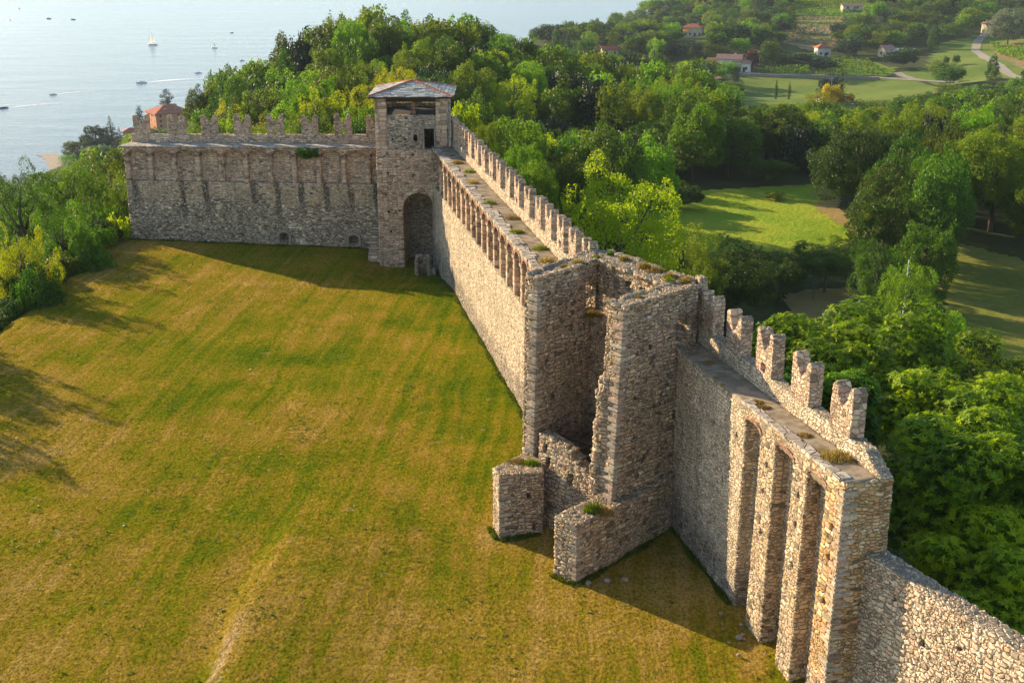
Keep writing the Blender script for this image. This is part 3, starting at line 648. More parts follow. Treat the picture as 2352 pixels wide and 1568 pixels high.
# ---- low boundary wall at lower right
FB = Frame(13.25, 41.5, 3.5, -6.7); FB.n = (-.886, -.463)
bw = empty('boundary_wall', (0, 0, 0), label='lower rubble boundary wall without merlons, leaving the last pilaster toward the bottom right corner', cat='stone wall')
m = MB(); blk(m, FB, -1.2, 18, -.95, 0, -9, (7.35, 7.0)); m2 = MB()
c = MB()
for a, z in ((2.0, 6.2), (3.6, 5.2), (5.2, 5.9), (6.6, 4.3), (4.2, 3.4), (7.5, 5.6), (8.2, 3.6)): prof(c, FB, [(a-.12, z-.13), (a+.12, z-.13), (a+.12, z+.13), (a-.12, z+.13)], -.5, .6)
stonework('wall', m, c, .075, M['low'], bw)
m = MB(); blk(m, FB, -.75, .25, -1.0, -.05, 6.9, 8.15); stonework('pier_stub', m, None, .075, M['pier'], bw)
# ------------------------------------------------------------------ terrain
CT = [(23,185,-12),(49,173,-12),(52,201,-12),(33,138,-12),(57,154,-12),(51,113,-12),(20,60,-9),(30,80,-11),(40,60,-12),(25,20,-8),(60,40,-14),(100,60,-16),
(10,100,-9),(5,90,-9),(0,115,-8),(10,130,-10),(-5,125,-8),(-20,125,-7),(-38,127,-8),(0,0,-7),(-20,60,-7),(-20,100,-7),(-40,20,-8),(10,20,-8),(-40,80,-8),(-42,110,-7.5),(8,50,-8),
(-30,150,-6),(-34,200,-6),(-20,180,-7),(-5,170,-8),(6,225,-10),(36,240,-13),(53,240,-14),(73,250,-17),(94,260,-18),(80,200,-14),(120,200,-15),
(-150,300,-60),(-120,400,-60),(-60,420,-35),(0,430,-30),(-100,550,-70),(0,550,-45),
(-60,110,-14),(-60,90,-13),(-60,60,-14),(-55,20,-12),(-90,110,-28),(-90,50,-28),(-130,150,-48),(-130,60,-48),(-200,200,-80),(-200,80,-80),(-260,300,-96),(-250,500,-97),(-60,160,-18),(-75,220,-26),(-100,250,-40),(-160,400,-80),(-200,600,-92),
(-290,600,-101),(-256,690,-101),(-300,450,-103),(-330,300,-104),(-340,100,-104),(-350,-50,-104),(-248,780,-101),(-240,960,-102),(-180,1100,-104),(-80,1200,-106),(60,1250,-106),(250,1300,-106),(-700,300,-160),(-600,900,-160),(-300,1400,-160),(300,1700,-160),(-600,-200,-160),
(-213,772,-94),(-170,850,-94),(-150,700,-85),(-60,800,-70),(6,760,-40),(49,620,-36),(22,500,-30),(60,420,-26),(111,430,-32),
(110,600,-38),(95,670,-31),(162,650,-37),(183,760,-30),(199,830,-21),(193,640,-36),(271,700,-31),(240,640,-31),(225,560,-34),(151,520,-40),(98,530,-41),(207,500,-35),(220,820,-22),
(319,900,-28),(420,1000,0),(220,900,-14),(230,1000,0),(330,1150,10),(100,900,-45),(90,760,-38),(60,870,-60),(500,700,0),(500,400,-20),(350,300,-25),(200,100,-20),(200,300,-26),(137,330,-23),(800,900,40),(700,1300,40),(900,300,0)]
for u, v, d in ((470,215,290),(560,150,300),(700,85,305),(900,30,305),(1000,50,305),(1100,80,300),(1200,110,300),(1350,130,300),(1450,170,300)):
    q = GY(u, v+14, d); CT.append((q.x, q.y, q.z-10))
CT = np.array(CT, float)
_phi = lambda r: np.sqrt(r*r+20*20)
_A = _phi(np.hypot(CT[:, None, 0]-CT[None, :, 0], CT[:, None, 1]-CT[None, :, 1]))
_A = np.block([[_A+np.eye(len(CT))*-1.5, np.ones((len(CT), 1))], [np.ones((1, len(CT))), np.zeros((1, 1))]])
_W = np.linalg.solve(_A, np.append(CT[:, 2], 0))
_ng = random.Random(11); _ph = [(_ng.uniform(0, 6.28), _ng.uniform(0, 6.28), _ng.uniform(0, 3.14)) for _ in range(6)]
def HT(x, y):
    x = np.atleast_1d(np.asarray(x, float)); y = np.atleast_1d(np.asarray(y, float)); out = np.empty(x.shape)
    xf, yf, of = x.ravel(), y.ravel(), out.ravel()
    for i in range(0, len(xf), 20000):
        r = np.hypot(xf[i:i+20000, None]-CT[None, :, 0], yf[i:i+20000, None]-CT[None, :, 1]); of[i:i+20000] = _phi(r)@_W[:-1]+_W[-1]
    z = of.reshape(x.shape).copy()
    amp = np.clip((np.hypot(x, y)-120)/300, 0, 1)*1.6
    for k, (a, b, t) in enumerate(_ph):
        f = .02*(1.5**k); z += amp*np.sin(f*(x*math.cos(t)+y*math.sin(t))+a)*np.cos(f*(-x*math.sin(t)+y*math.cos(t))+b)/(1.4**k)
    return z
def H1(x, y): return float(HT(x, y)[0])
def axis(segs):
    o = []
    for a, b, s in segs: o += list(np.arange(a, b, s))
    return np.array(o+[segs[-1][1]])
gx = axis([(-700, -340, 30), (-340, -80, 8), (-80, 120, 4), (120, 400, 8), (400, 1000, 30)])
gy = axis([(-250, -20, 20), (-20, 260, 4), (260, 800, 8), (800, 1700, 25)])
GXX, GYY = np.meshgrid(gx, gy); GZZ = HT(GXX, GYY)
def grid_mesh(name, X, Y, Z):
    ny, nx = X.shape; me = bpy.data.meshes.new(name)
    v = np.stack([X, Y, Z], -1).reshape(-1, 3); idx = np.arange(nx*ny).reshape(ny, nx)
    f = np.stack([idx[:-1, :-1], idx[:-1, 1:], idx[1:, 1:], idx[1:, :-1]], -1).reshape(-1, 4)
    me.vertices.add(len(v)); me.vertices.foreach_set('co', v.astype('f').ravel()); me.loops.add(f.size); me.loops.foreach_set('vertex_index', f.astype('i').ravel())
    me.polygons.add(len(f)); me.polygons.foreach_set('loop_start', np.arange(0, f.size, 4, dtype='i')); me.polygons.foreach_set('use_smooth', np.ones(len(f), bool))
    me.update(); me.validate(); return me
def groundmat(name, stops, sc=.05, fine=1.2, bump=.15, extra=None):
    s = NT(name); P = s.pos(); a = s.noise(P, sc, 5, .6); b = s.noise(P, fine, 5, .65)
    col = s.ramp(s.math('ADD', s.math('MULTIPLY', a, .6), s.math('MULTIPLY', b, .4)), stops)
    if extra: col = extra(s, P, col)
    s.bsdf(col, .95, .05, s.bump(b, .6, bump)); return s.m
M['floor'] = groundmat('forest_floor', [(.3, (.022, .03, .010)), (.5, (.045, .06, .016)), (.62, (.075, .07, .028)), (.75, (.04, .07, .015))])
link('terrain', grid_mesh('terrain', GXX, GYY, GZZ), M['floor'], kind='structure')
def TR(u, v, off=0.0):
    """where the ray through a photograph point meets the terrain"""
    r = ray(u, v); t = np.concatenate([np.arange(60, 400, 1.0), np.arange(400, 1500, 2.5)])
    X, Y, Z = t*r[0], t*r[1], CAMH+t*r[2]; h = HT(X, Y)+off
    i = np.argmax(Z < h)
    if not (Z < h).any(): i = len(t)-1
    return Vector((X[i], Y[i], h[i]-off))
def inpoly(x, y, poly):
    x = np.asarray(x, float); y = np.asarray(y, float); c = np.zeros(x.shape, bool); n = len(poly); j = n-1
    for i in range(n):
        xi, yi = poly[i][0], poly[i][1]; xj, yj = poly[j][0], poly[j][1]
        if yi != yj:
            c ^= ((yi > y) != (yj > y)) & (x < (xj-xi)*(y-yi)/(yj-yi)+xi)
        j = i
    return c
FIELDS = []      # ground polygons kept free of wood
def drape(name, poly, res, mat, lift=.06, block=True, grow=0, **k):
    """a patch of ground laid over the terrain"""
    xs = [p[0] for p in poly]; ys = [p[1] for p in poly]
    X, Y = np.meshgrid(np.arange(min(xs)-res, max(xs)+res, res), np.arange(min(ys)-res, max(ys)+res, res)); Z = HT(X, Y)+lift
    me = grid_mesh(name, X, Y, Z); bm = bmesh.new(); bm.from_mesh(me)
    cen = [(f, f.calc_center_median()) for f in bm.faces]
    ins = inpoly([c.x for _, c in cen], [c.y for _, c in cen], poly)
    bmesh.ops.delete(bm, geom=[cen[i][0] for i in range(len(cen)) if not ins[i]], context='FACES'); bm.to_mesh(me); bm.free()
    if block: FIELDS.append(poly)
    return link(name, me, mat, kind=k.pop('kind', 'structure'), **k)
def P2(*uv): return [TR(u, v) for u, v in uv]
def ribbon(name, pts, width, mat, lift=.12, **k):
    pts = [Vector((p[0], p[1])) for p in pts]; fine = []
    for a, b in zip(pts[:-1], pts[1:]):
        n = max(1, int((b-a).length/2.5))
        fine += [a.lerp(b, i/n) for i in range(n)]
    fine.append(pts[-1]); V = []; F_ = []
    for i, p in enumerate(fine):
        d = (fine[min(i+1, len(fine)-1)]-fine[max(i-1, 0)]).normalized(); nn = Vector((-d.y, d.x))
        for sgn in (-1, 0, 1):
            q = p+nn*sgn*width/2*rnd.uniform(.9, 1.1); V.append((q.x, q.y, H1(q.x, q.y)+lift))
    for i in range(len(fine)-1):
        for j in (0, 1): F_.append((i*3+j, (i+1)*3+j, (i+1)*3+j+1, i*3+j+1))
    me = bpy.data.meshes.new(name); me.from_pydata(V, [], F_); me.update()
    return link(name, me, mat, kind='structure', **k)

# ---- courtyard lawn
LB = [(0, 31), (8, 30), (33.5, 16.5), (41, 13.4), (56, 9.6), (58.6, 8.8), (63.4, 4.8), (67.5, 2.8), (108, -6.7), (110.9, -7.6), (111, -8.0), (114.5, -8.2), (115.4, -12.8), (119.3, -38.6), (121.5, -40)]
ly = np.arange(6, 121.5, .6); lx = np.linspace(0, 1, 150)
xr = np.interp(ly, [a for a, _ in LB], [b for _, b in LB])
X = -78+(xr[:, None]+78)*lx[None, :]; Y = np.repeat(ly[:, None], len(lx), 1)
def sst(v, a, b): t = np.clip((v-a)/(b-a), 0, 1); return t*t*(3-2*t)
def lawn_z(X, Y):
    z = -np.clip(-38.7-X, 0, None)*.62*sst(-X, 38.4, 42)
    z = z-.8*sst(X, -15, -11.5)*sst(Y, 99, 109)
    bx = -12.45+.035*(Y-43)+.25*np.sin(Y*.35)
    z = z+.45*(sst(X, bx-.35, bx+.2)-sst(X, bx+.6, bx+9))*(1-sst(Y, 47, 66))
    z = z+.05*np.sin(X*.35+1)*np.cos(Y*.28)+.03*np.sin(X*1.1+Y*.7)
    return z
Z = lawn_z(X, Y)
s = NT('lawn_grass'); P = s.pos(); px, py, pz = s.xyz(P)[:3]
big = s.noise(P, .055, 4, .6); med = s.noise(P, .28, 4, .6); fin = s.noise(P, 2.2, 5, .7); ff = s.noise(s.scale(P, (1, .6, 1)), 7, 5, .8)
q = s.math('ADD', s.math('SUBTRACT', px, s.math('MULTIPLY', py, .085)), s.math('MULTIPLY', s.noise(P, .12, 2), 1.4))
st_ = s.math('ADD', s.math('MULTIPLY', s.math('SINE', s.math('MULTIPLY', q, 4.6)), .5), s.math('MULTIPLY', s.math('SINE', s.math('MULTIPLY', q, 2.05)), .5))
cv = s.n('ShaderNodeCombineXYZ'); s.set(cv.inputs[0], s.math('MULTIPLY', q, 1.9)); s.set(cv.inputs[1], s.math('MULTIPLY', py, .06)); lines = s.noise(cv.outputs[0], 1.0, 4, .65)
# greener near the middle wall, drier by the gate side and the bank
g1 = s.math('MULTIPLY', s.step(px, -14, 0), s.step(py, 58, 66))
dist = s.math('ADD', s.math('MULTIPLY', big, .55), s.math('ADD', s.math('MULTIPLY', med, .30), s.math('ADD', s.math('MULTIPLY', fin, .26), s.math('MULTIPLY', lines, .30))))
dist = s.math('ADD', dist, s.math('MULTIPLY', st_, .026))
dist = s.math('SUBTRACT', dist, s.math('MULTIPLY', g1, .05))
dist = s.math('ADD', dist, s.math('MULTIPLY', s.math('MULTIPLY', s.step(px, -17, -9), s.step(py, 66, 50)), .055))
dist = s.math('ADD', dist, s.math('MULTIPLY', s.math('MULTIPLY', s.step(px, -20, -34), s.step(py, 64, 78)), .05))
dist = s.math('SUBTRACT', dist, .055)
col = s.ramp(dist, [(.49, (.058, .102, .004)), (.57, (.108, .138, .005)), (.635, (.178, .162, .008)), (.70, (.255, .178, .020)), (.80, (.36, .235, .06))])
clump = s.step(s.noise(P, 1.1, 4, .7), .58, .70)
col = s.mix(s.math('MULTIPLY', clump, .5), col, (.050, .085, .008))
straw = s.step(s.noise(P, .75, 5, .7), .60, .74); col = s.mix(s.math('MULTIPLY', straw, .75), col, (.36, .24, .10))
bare = s.step(s.noise(s.scale(P, (1, .4, 1)), .5, 6, .75), .64, .74); col = s.mix(s.math('MULTIPLY', bare, .55), col, (.30, .20, .12))
# the worn bank
bd = s.math('SUBTRACT', px, s.math('ADD', s.math('MULTIPLY', s.math('SUBTRACT', py, 43), .035), -12.45))
bank = s.math('MULTIPLY', s.math('MULTIPLY', s.step(s.math('ABSOLUTE', s.math('ADD', bd, s.math('MULTIPLY', s.math('SUBTRACT', fin, .5), 1.6))), .45, .05), s.step(py, 50, 45)), s.step(s.noise(P, 1.2, 3), .32, .52))
col = s.mix(s.math('MULTIPLY', bank, .8), col, (.42, .29, .15))
col = s.mix(.9, col, s.ramp(ff, [(.30, (.12, .12, .12)), (.5, (.52, .52, .52)), (.70, (.92, .92, .92))]), 'OVERLAY')
s.bsdf(col, 1.0, .0, s.bump(s.math('ADD', ff, s.math('MULTIPLY', fin, 1.6)), 1.0, .16))
M['lawn'] = s.m
link('lawn', grid_mesh('lawn', X, Y, Z), M['lawn'], kind='structure')

# ---- lake
s = NT('lake_water'); P = s.pos()
wv = s.noise(s.scale(P, (1, 1.9, 1)), .22, 5, .62); w2 = s.noise(s.scale(P, (1, 2.6, 1)), .012, 4, .6)
bp = s.bump(s.math('ADD', wv, s.math('MULTIPLY', w2, 2.5)), .55, .5)
df = s.n('ShaderNodeBsdfDiffuse'); df.inputs[0].default_value = (.045, .08, .105, 1); gl = s.n('ShaderNodeBsdfGlossy'); gl.inputs[0].default_value = (1, .97, .94, 1); gl.inputs['Roughness'].default_value = .22
fr_ = s.n('ShaderNodeFresnel'); fr_.inputs[0].default_value = 1.33
for nd in (df, gl, fr_): s.t.links.new(bp, nd.inputs['Normal'])
mx = s.n('ShaderNodeMixShader'); s.set(mx.inputs[0], s.math('MULTIPLY', fr_.outputs[0], .84)); s.t.links.new(df.outputs[0], mx.inputs[1]); s.t.links.new(gl.outputs[0], mx.inputs[2]); s.t.links.new(mx.outputs[0], s.out.inputs[0])
M['water'] = s.m
m = MB(); m.add([(-4400, -900, -100), (4400, -900, -100), (4400, 4700, -100), (-4400, 4700, -100)], [(0, 1, 2, 3)]); m.build('water', M['water'], kind='structure')
# far shore hills
xs = np.linspace(-4350, 4350, 110); ys = np.linspace(0, 1900, 30); X, Y = np.meshgrid(xs, ys)
sh = np.where(xs < -560, 2215, 2700)+60*np.sin(xs*.004)+40*np.sin(xs*.011); sh = np.convolve(np.pad(sh, 3, 'edge'), np.ones(7)/7, 'valid')
Zf = -103+(Y/1900)**.8*(110+30*np.sin(X*.0013)+20*np.sin(X*.0041+1))*sst(Y, -200, 900); Zf[0] = -108
link('far_hills', grid_mesh('far_hills', X, Y+sh[None, :], Zf), groundmat('far_wood', [(.3, (.02, .04, .02)), (.7, (.05, .08, .03))], .01, .05), kind='structure')
# ------------------------------------------------------------------ trees
def quads(name, V4, tint, smooth=False):
    """V4: (n,4,3)"""
    n = len(V4); me = bpy.data.meshes.new(name); me.vertices.add(n*4); me.vertices.foreach_set('co', V4.astype('f').ravel())
    me.loops.add(n*4); me.loops.foreach_set('vertex_index', np.arange(n*4, dtype='i')); me.polygons.add(n)
    me.polygons.foreach_set('loop_start', np.arange(0, n*4, 4, dtype='i')); me.update(calc_edges=True)
    a = me.attributes.new('tint', 'FLOAT', 'POINT'); a.data.foreach_set('value', np.repeat(tint, 4).astype('f')); return me
def leaf_quads(P, Nn, size, g, asp=1.6):
    """rhombic leaves at P facing Nn"""
    n = len(P); Nn = Nn/np.linalg.norm(Nn, axis=1, keepdims=True)
    t = g.normal(size=(n, 3)); a = np.cross(Nn, t); a /= np.linalg.norm(a, axis=1, keepdims=True)+1e-9; b = np.cross(Nn, a)
    s = size*g.uniform(.6, 1.35, (n, 1)); a = a*s*asp*.62; b = b*s*.62/asp**.3
    bend = Nn*s*.18
    return np.stack([P-a-bend, P-b*g.uniform(.7, 1.2, (n, 1)), P+a-bend, P+b*g.uniform(.7, 1.2, (n, 1))], 1)
def lobes_for(kind, g):
    L = []
    if kind in ('broad', 'airy', 'bush'):
        k = {'broad': 24, 'airy': 24, 'bush': 12}[kind]
        for i in range(k):
            th = g.uniform(0, 6.283); z = g.uniform(-.62, .80) if kind != 'bush' else g.uniform(-.3, .6)
            rad = math.sqrt(max(0, 1-z*z))*g.uniform(.45, .72); r = g.uniform(.16, .40) if kind != 'airy' else g.uniform(.17, .34)
            L.append((rad*math.cos(th), rad*math.sin(th), z*.78, r, r*g.uniform(.7, .95)))
        for i in range({'broad': 14, 'airy': 12, 'bush': 6}[kind]):
            th = g.uniform(0, 6.283); z = g.uniform(-.4, .95); q = math.sqrt(max(0, 1-z*z))*g.uniform(.78, .95); r = g.uniform(.07, .15)
            L.append((q*math.cos(th), q*math.sin(th), z*.92, r, r*1.2))
        L.append((0, 0, .05, .55, .6))
    elif kind == 'birch':
        for i in range(16):
            th = g.uniform(0, 6.283); z = g.uniform(-.8, .9); rad = (.55-.35*z)*g.uniform(.4, .9); r = g.uniform(.14, .28)
            L.append((rad*math.cos(th), rad*math.sin(th), z, r, r*1.5))
    elif kind == 'poplar':
        for i in range(12):
            th = g.uniform(0, 6.283); z = -.85+1.75*i/11; rad = .28*(1-max(0, z)**2)*g.uniform(.2, 1); r = (.34-.2*max(0, z))
            L.append((rad*math.cos(th), rad*math.sin(th), z, r, r*1.3))
    elif kind == 'conifer':
        for i in range(34):
            f = (i+.5)/34; z = -.9+1.85*f; R_ = (1-f)**.85*.92; th = i*2.4; 
            L.append((R_*.62*math.cos(th), R_*.62*math.sin(th), z-.05, max(.05, R_*.42), max(.045, .05+.05*(1-f))))
        L.append((0, 0, -.3, .25, .5)); L.append((0, 0, .85, .05, .15))
    elif kind == 'cedar':
        for i in range(13):
            f = i/12; z = -.7+1.6*f; R_ = (1.0-.65*f); th = i*2.4
            L.append((R_*.5*math.cos(th), R_*.5*math.sin(th), z, R_*.52, .07)); L.append((R_*.4*math.cos(th+3), R_*.4*math.sin(th+3), z+.05, R_*.42, .06))
    return np.array(L)
def crown_mesh(kind, N, seed):
    g = np.random.default_rng(seed); L = lobes_for(kind, g)
    w_ = L[:, 3]*(L[:, 3]+L[:, 4]); w_ = w_/w_.sum(); M_ = int(N*2.2)
    k = g.choice(len(L), M_, p=w_); d = g.normal(size=(M_, 3)); d /= np.linalg.norm(d, axis=1, keepdims=True)
    rr_ = g.uniform(.72, 1.06, M_)**.7; sc = np.stack([L[k, 3], L[k, 3], L[k, 4]], 1)
    P = L[k, :3]+d*sc*rr_[:, None]
    keep = np.ones(M_, bool)
    for c in L:
        q = (P-c[:3])/np.array([c[3], c[3], c[4]]); keep &= (q*q).sum(1) > .62**2
    keep |= g.random(M_) < .06
    P = P[keep][:N]; d = d[keep][:N]; k = k[keep][:N]
    # clumpiness: drop leaves in noise holes
    ph = g.uniform(0, 6.28, 3); hole = np.sin(P[:, 0]*9+ph[0])*np.sin(P[:, 1]*9+ph[1])*np.sin(P[:, 2]*9+ph[2])
    lim = {'airy': -.12, 'birch': -.1, 'broad': -.3}.get(kind, -.5)
    kp = hole > lim; P, d, k = P[kp], d[kp], k[kp]
    size = math.sqrt(2.3*7/N)
    if kind in ('conifer', 'cedar', 'poplar'): size *= .62
    if kind in ('birch', 'airy'): size *= .72
    P = P+g.normal(size=P.shape)*size*.7
    nn = d*.6+g.normal(size=P.shape)*.75+np.array([0, 0, .35])
    lt = g.uniform(0, 1, len(L))
    tint = np.clip(lt[k]*.5+g.uniform(0, .5, len(P)), 0, 1)
    return quads('crown', leaf_quads(P, nn, size, g), tint)
def trunk_mesh(kind, seed, detail=True):
    r = random.Random(seed); m = MB()
    m.tube([(0, 0, -.08), (.01, 0, .15), (r.uniform(-.02, .02), r.uniform(-.02, .02), .4), (r.uniform(-.03, .03), r.uniform(-.03, .03), .72), (0, 0, .9)], [.028, .021, .017, .010, .003], 6)
    for i in range(9 if detail else 4):
        a = r.uniform(0, 6.28); z0 = r.uniform(.28, .7); ln = r.uniform(.10, .19) if kind != 'birch' else r.uniform(.16, .28)
        m.tube([(0, 0, z0), (ln*.5*math.cos(a), ln*.5*math.sin(a), z0+.08), (ln*math.cos(a+.3), ln*math.sin(a+.3), z0+.2)], [.010, .007, .002], 4)
    return m.mesh('trunk', True)
def leafmat(name, lo, mid, hi, trans=.35, hue=.05):
    s = NT(name); at = s.n('ShaderNodeAttribute', attribute_name='tint'); oi = s.n('ShaderNodeObjectInfo')
    rn = oi.outputs['Random']
    f = s.math('ADD', s.math('MULTIPLY', at.outputs['Fac'], .55), s.math('MULTIPLY', rn, .45))
    col = s.ramp(f, [(.1, lo), (.5, mid), (.9, hi)])
    hs = s.n('ShaderNodeHueSaturation'); s.set(hs.inputs['Color'], col)
    wn = s.n('ShaderNodeTexWhiteNoise', noise_dimensions='1D'); s.set(wn.inputs['W'], s.math('MULTIPLY', rn, 97))
    s.set(hs.inputs['Hue'], s.math('ADD', .5, s.math('MULTIPLY', s.math('SUBTRACT', wn.outputs[0], .72), hue*1.1)))
    hs.inputs['Saturation'].default_value = 1.12
    s.set(hs.inputs['Value'], s.math('ADD', .72, s.math('MULTIPLY', wn.outputs[0], .5)))
    c = hs.outputs[0]
    b = s.n('ShaderNodeBsdfPrincipled'); s.set(b.inputs['Base Color'], c); b.inputs['Roughness'].default_value = .55; b.inputs['Specular IOR Level'].default_value = .25
    t = s.n('ShaderNodeBsdfTranslucent'); s.set(t.inputs['Color'], s.mix(1, c, (1.5, 1.45, .55), 'MULTIPLY'))
    mx = s.n('ShaderNodeMixShader'); mx.inputs[0].default_value = trans; s.t.links.new(b.outputs[0], mx.inputs[1]); s.t.links.new(t.outputs[0], mx.inputs[2])
    s.t.links.new(mx.outputs[0], s.out.inputs[0]); return s.m
LM_ = {
 'oak': leafmat('oak_leaves', (.022, .052, .008), (.048, .100, .012), (.090, .160, .018), .38),
 'lime': leafmat('pale_green_leaves', (.055, .115, .010), (.105, .195, .016), (.17, .27, .022), .45),
 'yellow': leafmat('yellow_green_leaves', (.11, .16, .010), (.20, .26, .015), (.31, .34, .02), .55),
 'gold': leafmat('golden_leaves', (.20, .17, .010), (.36, .28, .012), (.48, .36, .02), .45),
 'birchl': leafmat('birch_leaves', (.09, .12, .02), (.15, .17, .03), (.22, .20, .04), .42),
 'dark': leafmat('dark_evergreen', (.010, .026, .012), (.018, .042, .018), (.032, .062, .022), .15),
 'blue': leafmat('bluish_evergreen', (.016, .036, .026), (.028, .055, .038), (.045, .08, .05), .15),
 'silver': leafmat('silver_willow_leaves', (.11, .15, .10), (.16, .21, .14), (.22, .27, .19), .3),
 'red': leafmat('purple_leaves', (.05, .012, .012), (.08, .02, .02), (.11, .03, .025), .3),
}
M['bark'] = plain('bark', (.10, .08, .055), .9, .1, .6, 6); M['palebark'] = plain('pale_bark', (.42, .38, .32), .8, .1, .5, 5)
_cr = {}
def CRN(kind, lod, var):
    key = (kind, lod, var)
    if key not in _cr: _cr[key] = crown_mesh(kind, {4: 48000, 3: 20000, 2: 8500, 1: 3200, 0: 1000}[lod], hash_(kind)+var*13+lod)
    return _cr[key]
def hash_(s): return sum(ord(c)*(i+3) for i, c in enumerate(s))
_tk = {}
def TRK(kind, var):
    if (kind, var) not in _tk: _tk[(kind, var)] = trunk_mesh(kind, hash_(kind)+var)
    return _tk[(kind, var)]
_mcopy = {}
def with_mat(me, mat):
    """one mesh copy per material so copies can share data"""
    key = (me.name, mat.name)
    if key not in _mcopy:
        c = me.copy(); c.materials.clear(); c.materials.append(mat); _mcopy[key] = c
    return _mcopy[key]
TREES = []
def tree(x, y, height, rad, kind='broad', leaf='oak', label=None, name=None, group=None, lod=None, crown0=.30, zg=None, cat='tree', bark='bark', rot=None, ground_off=0):
    zg = (H1(x, y) if zg is None else zg)+ground_off
    px = proj((x, y, zg+height*.6)); size = 2*rad*FPX/max(px[2], 1)*1024/2352
    if lod is None: lod = 4 if size > 85 else 3 if size > 48 else 2 if size > 24 else 1 if size > 12 else 0
    name = name or {'conifer': 'conifer_tree', 'cedar': 'cedar_tree', 'poplar': 'slender_tree', 'bush': 'shrub', 'birch': 'birch_tree'}.get(kind, 'tree')
    var = rnd.randrange(3 if lod < 4 else 2)
    t = empty(name, (x, y, zg), rnd.uniform(0, 6.28) if rot is None else rot, label=label, cat=cat, group=group)
    ch = height*(1-crown0)/2
    c = link('crown', with_mat(CRN(kind, lod, var), LM_[leaf]), None, t); c.location = (0, 0, height-ch*1.0); c.scale = (rad, rad, ch*1.02)
    if kind != 'bush' or height > 6:
        k = link('trunk', with_mat(TRK(kind, var), M[bark]), None, t); k.scale = (height*1.0, height*1.0, height*.97)
    TREES.append((x, y, rad)); return t
# ---- trees placed one by one:  u, v_top, y-distance, crown width in photo points, kind, leaf, crown start, label
def at_px(u, vtop, y, wpx, kind, leaf, c0, label, **k):
    top = GY(u, vtop, y); zg = H1(top.x, y); w_ = proj(top)[2]
    return tree(top.x, y, max(1.5, top.z-zg), wpx/2*w_/FPX*(1.25 if kind == 'airy' else 1.08), kind, leaf, label, crown0=c0, zg=zg, **k)
NEAR = [
 (1425, 368, 99, 330, 'airy', 'yellow', .12, 'bright yellow-green tree with upright pointed branches just behind the arcaded wall, tallest beside its merlons'),
 (1228, 366, 126, 118, 'broad', 'lime', .45, 'compact round bright green tree rising behind the middle of the arcaded wall'),
 (1188, 298, 140, 110, 'airy', 'lime', .35, 'grey-green loose tree behind the arcaded wall, left of the compact round one'),
 (1070, 233, 150, 92, 'broad', 'yellow', .4, 'vivid green tree crown directly right of the watchtower roof'),
 (1125, 262, 146, 90, 'airy', 'lime', .4, 'olive tree crown rising second to the right of the watchtower'),
 (1680, 548, 122, 270, 'broad', 'oak', .15, 'large rounded deep green tree in front of the bright meadow'),
 (1575, 505, 112, 190, 'airy', 'lime', .2, 'loose yellow-tinged tree between pointed tree and rounded deep green tree'),
 (1905, 548, 140, 190, 'broad', 'oak', .2, 'dark bushy tree at the far right end of the bright meadow, above the fenced patch'),
 (1800, 590, 134, 120, 'broad', 'oak', .2, 'small dark tree left of the fenced dry patch'),
 (2040, 440, 150, 115, 'airy', 'yellow', .12, 'yellow-green tree at the right edge of the bright meadow'),
 (1995, 255, 176, 250, 'broad', 'oak', .05, 'tall dark green tree at the right edge of the meadow, foliage to the ground'),
 (2095, 592, 112, 135, 'airy', 'lime', .2, 'green tree right of the fenced patch, in front of a pale pole'),
 (2160, 700, 96, 150, 'broad', 'lime', .2, 'mid green tree above the chestnuts, left of the sloping dry field'),
 (2262, 742, 104, 100, 'airy', 'lime', .15, 'small bright shrub-like tree alone on the sloping dry field'),
 (2200, 275, 190, 220, 'broad', 'oak', .1, 'tall tree of the right wood with bright left side, beside the pale field corner'),
 (2310, 262, 170, 240, 'broad', 'lime', .05, 'tall light green tree filling the right picture edge above the dry field'),
 (1575, 418, 183, 92, 'bush', 'oak', .0, 'round dark bush at the far left corner of the bright meadow'),
 (1490, 402, 186, 90, 'bush', 'oak', .0, 'dark bush behind the pointed tree at the meadow corner'),
 (1780, 358, 204, 110, 'bush', 'lime', .0, 'rounded lighter bush in the shade at the far side of the meadow'),
 (1780, 452, 191, 50, 'bush', 'lime', .0, 'low green bush standing alone in the middle of the meadow'),
 # left slope
 (40, 372, 118, 170, 'airy', 'oak', .25, 'open-branched tree at the left edge with the lake showing through'),
 (165, 348, 128, 150, 'airy', 'oak', .2, 'tall dark leafed tree on the left slope in front of the beach'),
 (205, 415, 122, 130, 'airy', 'lime', .1, 'mid green tree touching the left end of the pale wall'),
 (262, 388, 136, 110, 'airy', 'lime', .1, 'light green tree rising beside the left end of the pale wall'),
 (140, 465, 110, 210, 'airy', 'lime', .1, 'broad feathery light green tree in the middle of the left slope'),
 (30, 500, 100, 170, 'airy', 'yellow', .1, 'sunlit yellowish tree at the left edge below the open-branched one'),
 (270, 490, 119, 80, 'broad', 'yellow', .0, 'small brilliant yellow-green tree against the corner of the pale wall'),
 (200, 548, 108, 120, 'broad', 'oak', .0, 'dark green shrub mass behind the lawn edge, nearest the wall'),
 (85, 600, 97, 140, 'broad', 'oak', .0, 'dark green shrub mass behind the lawn edge in the middle of the slope'),
]
for a in NEAR: at_px(*a)
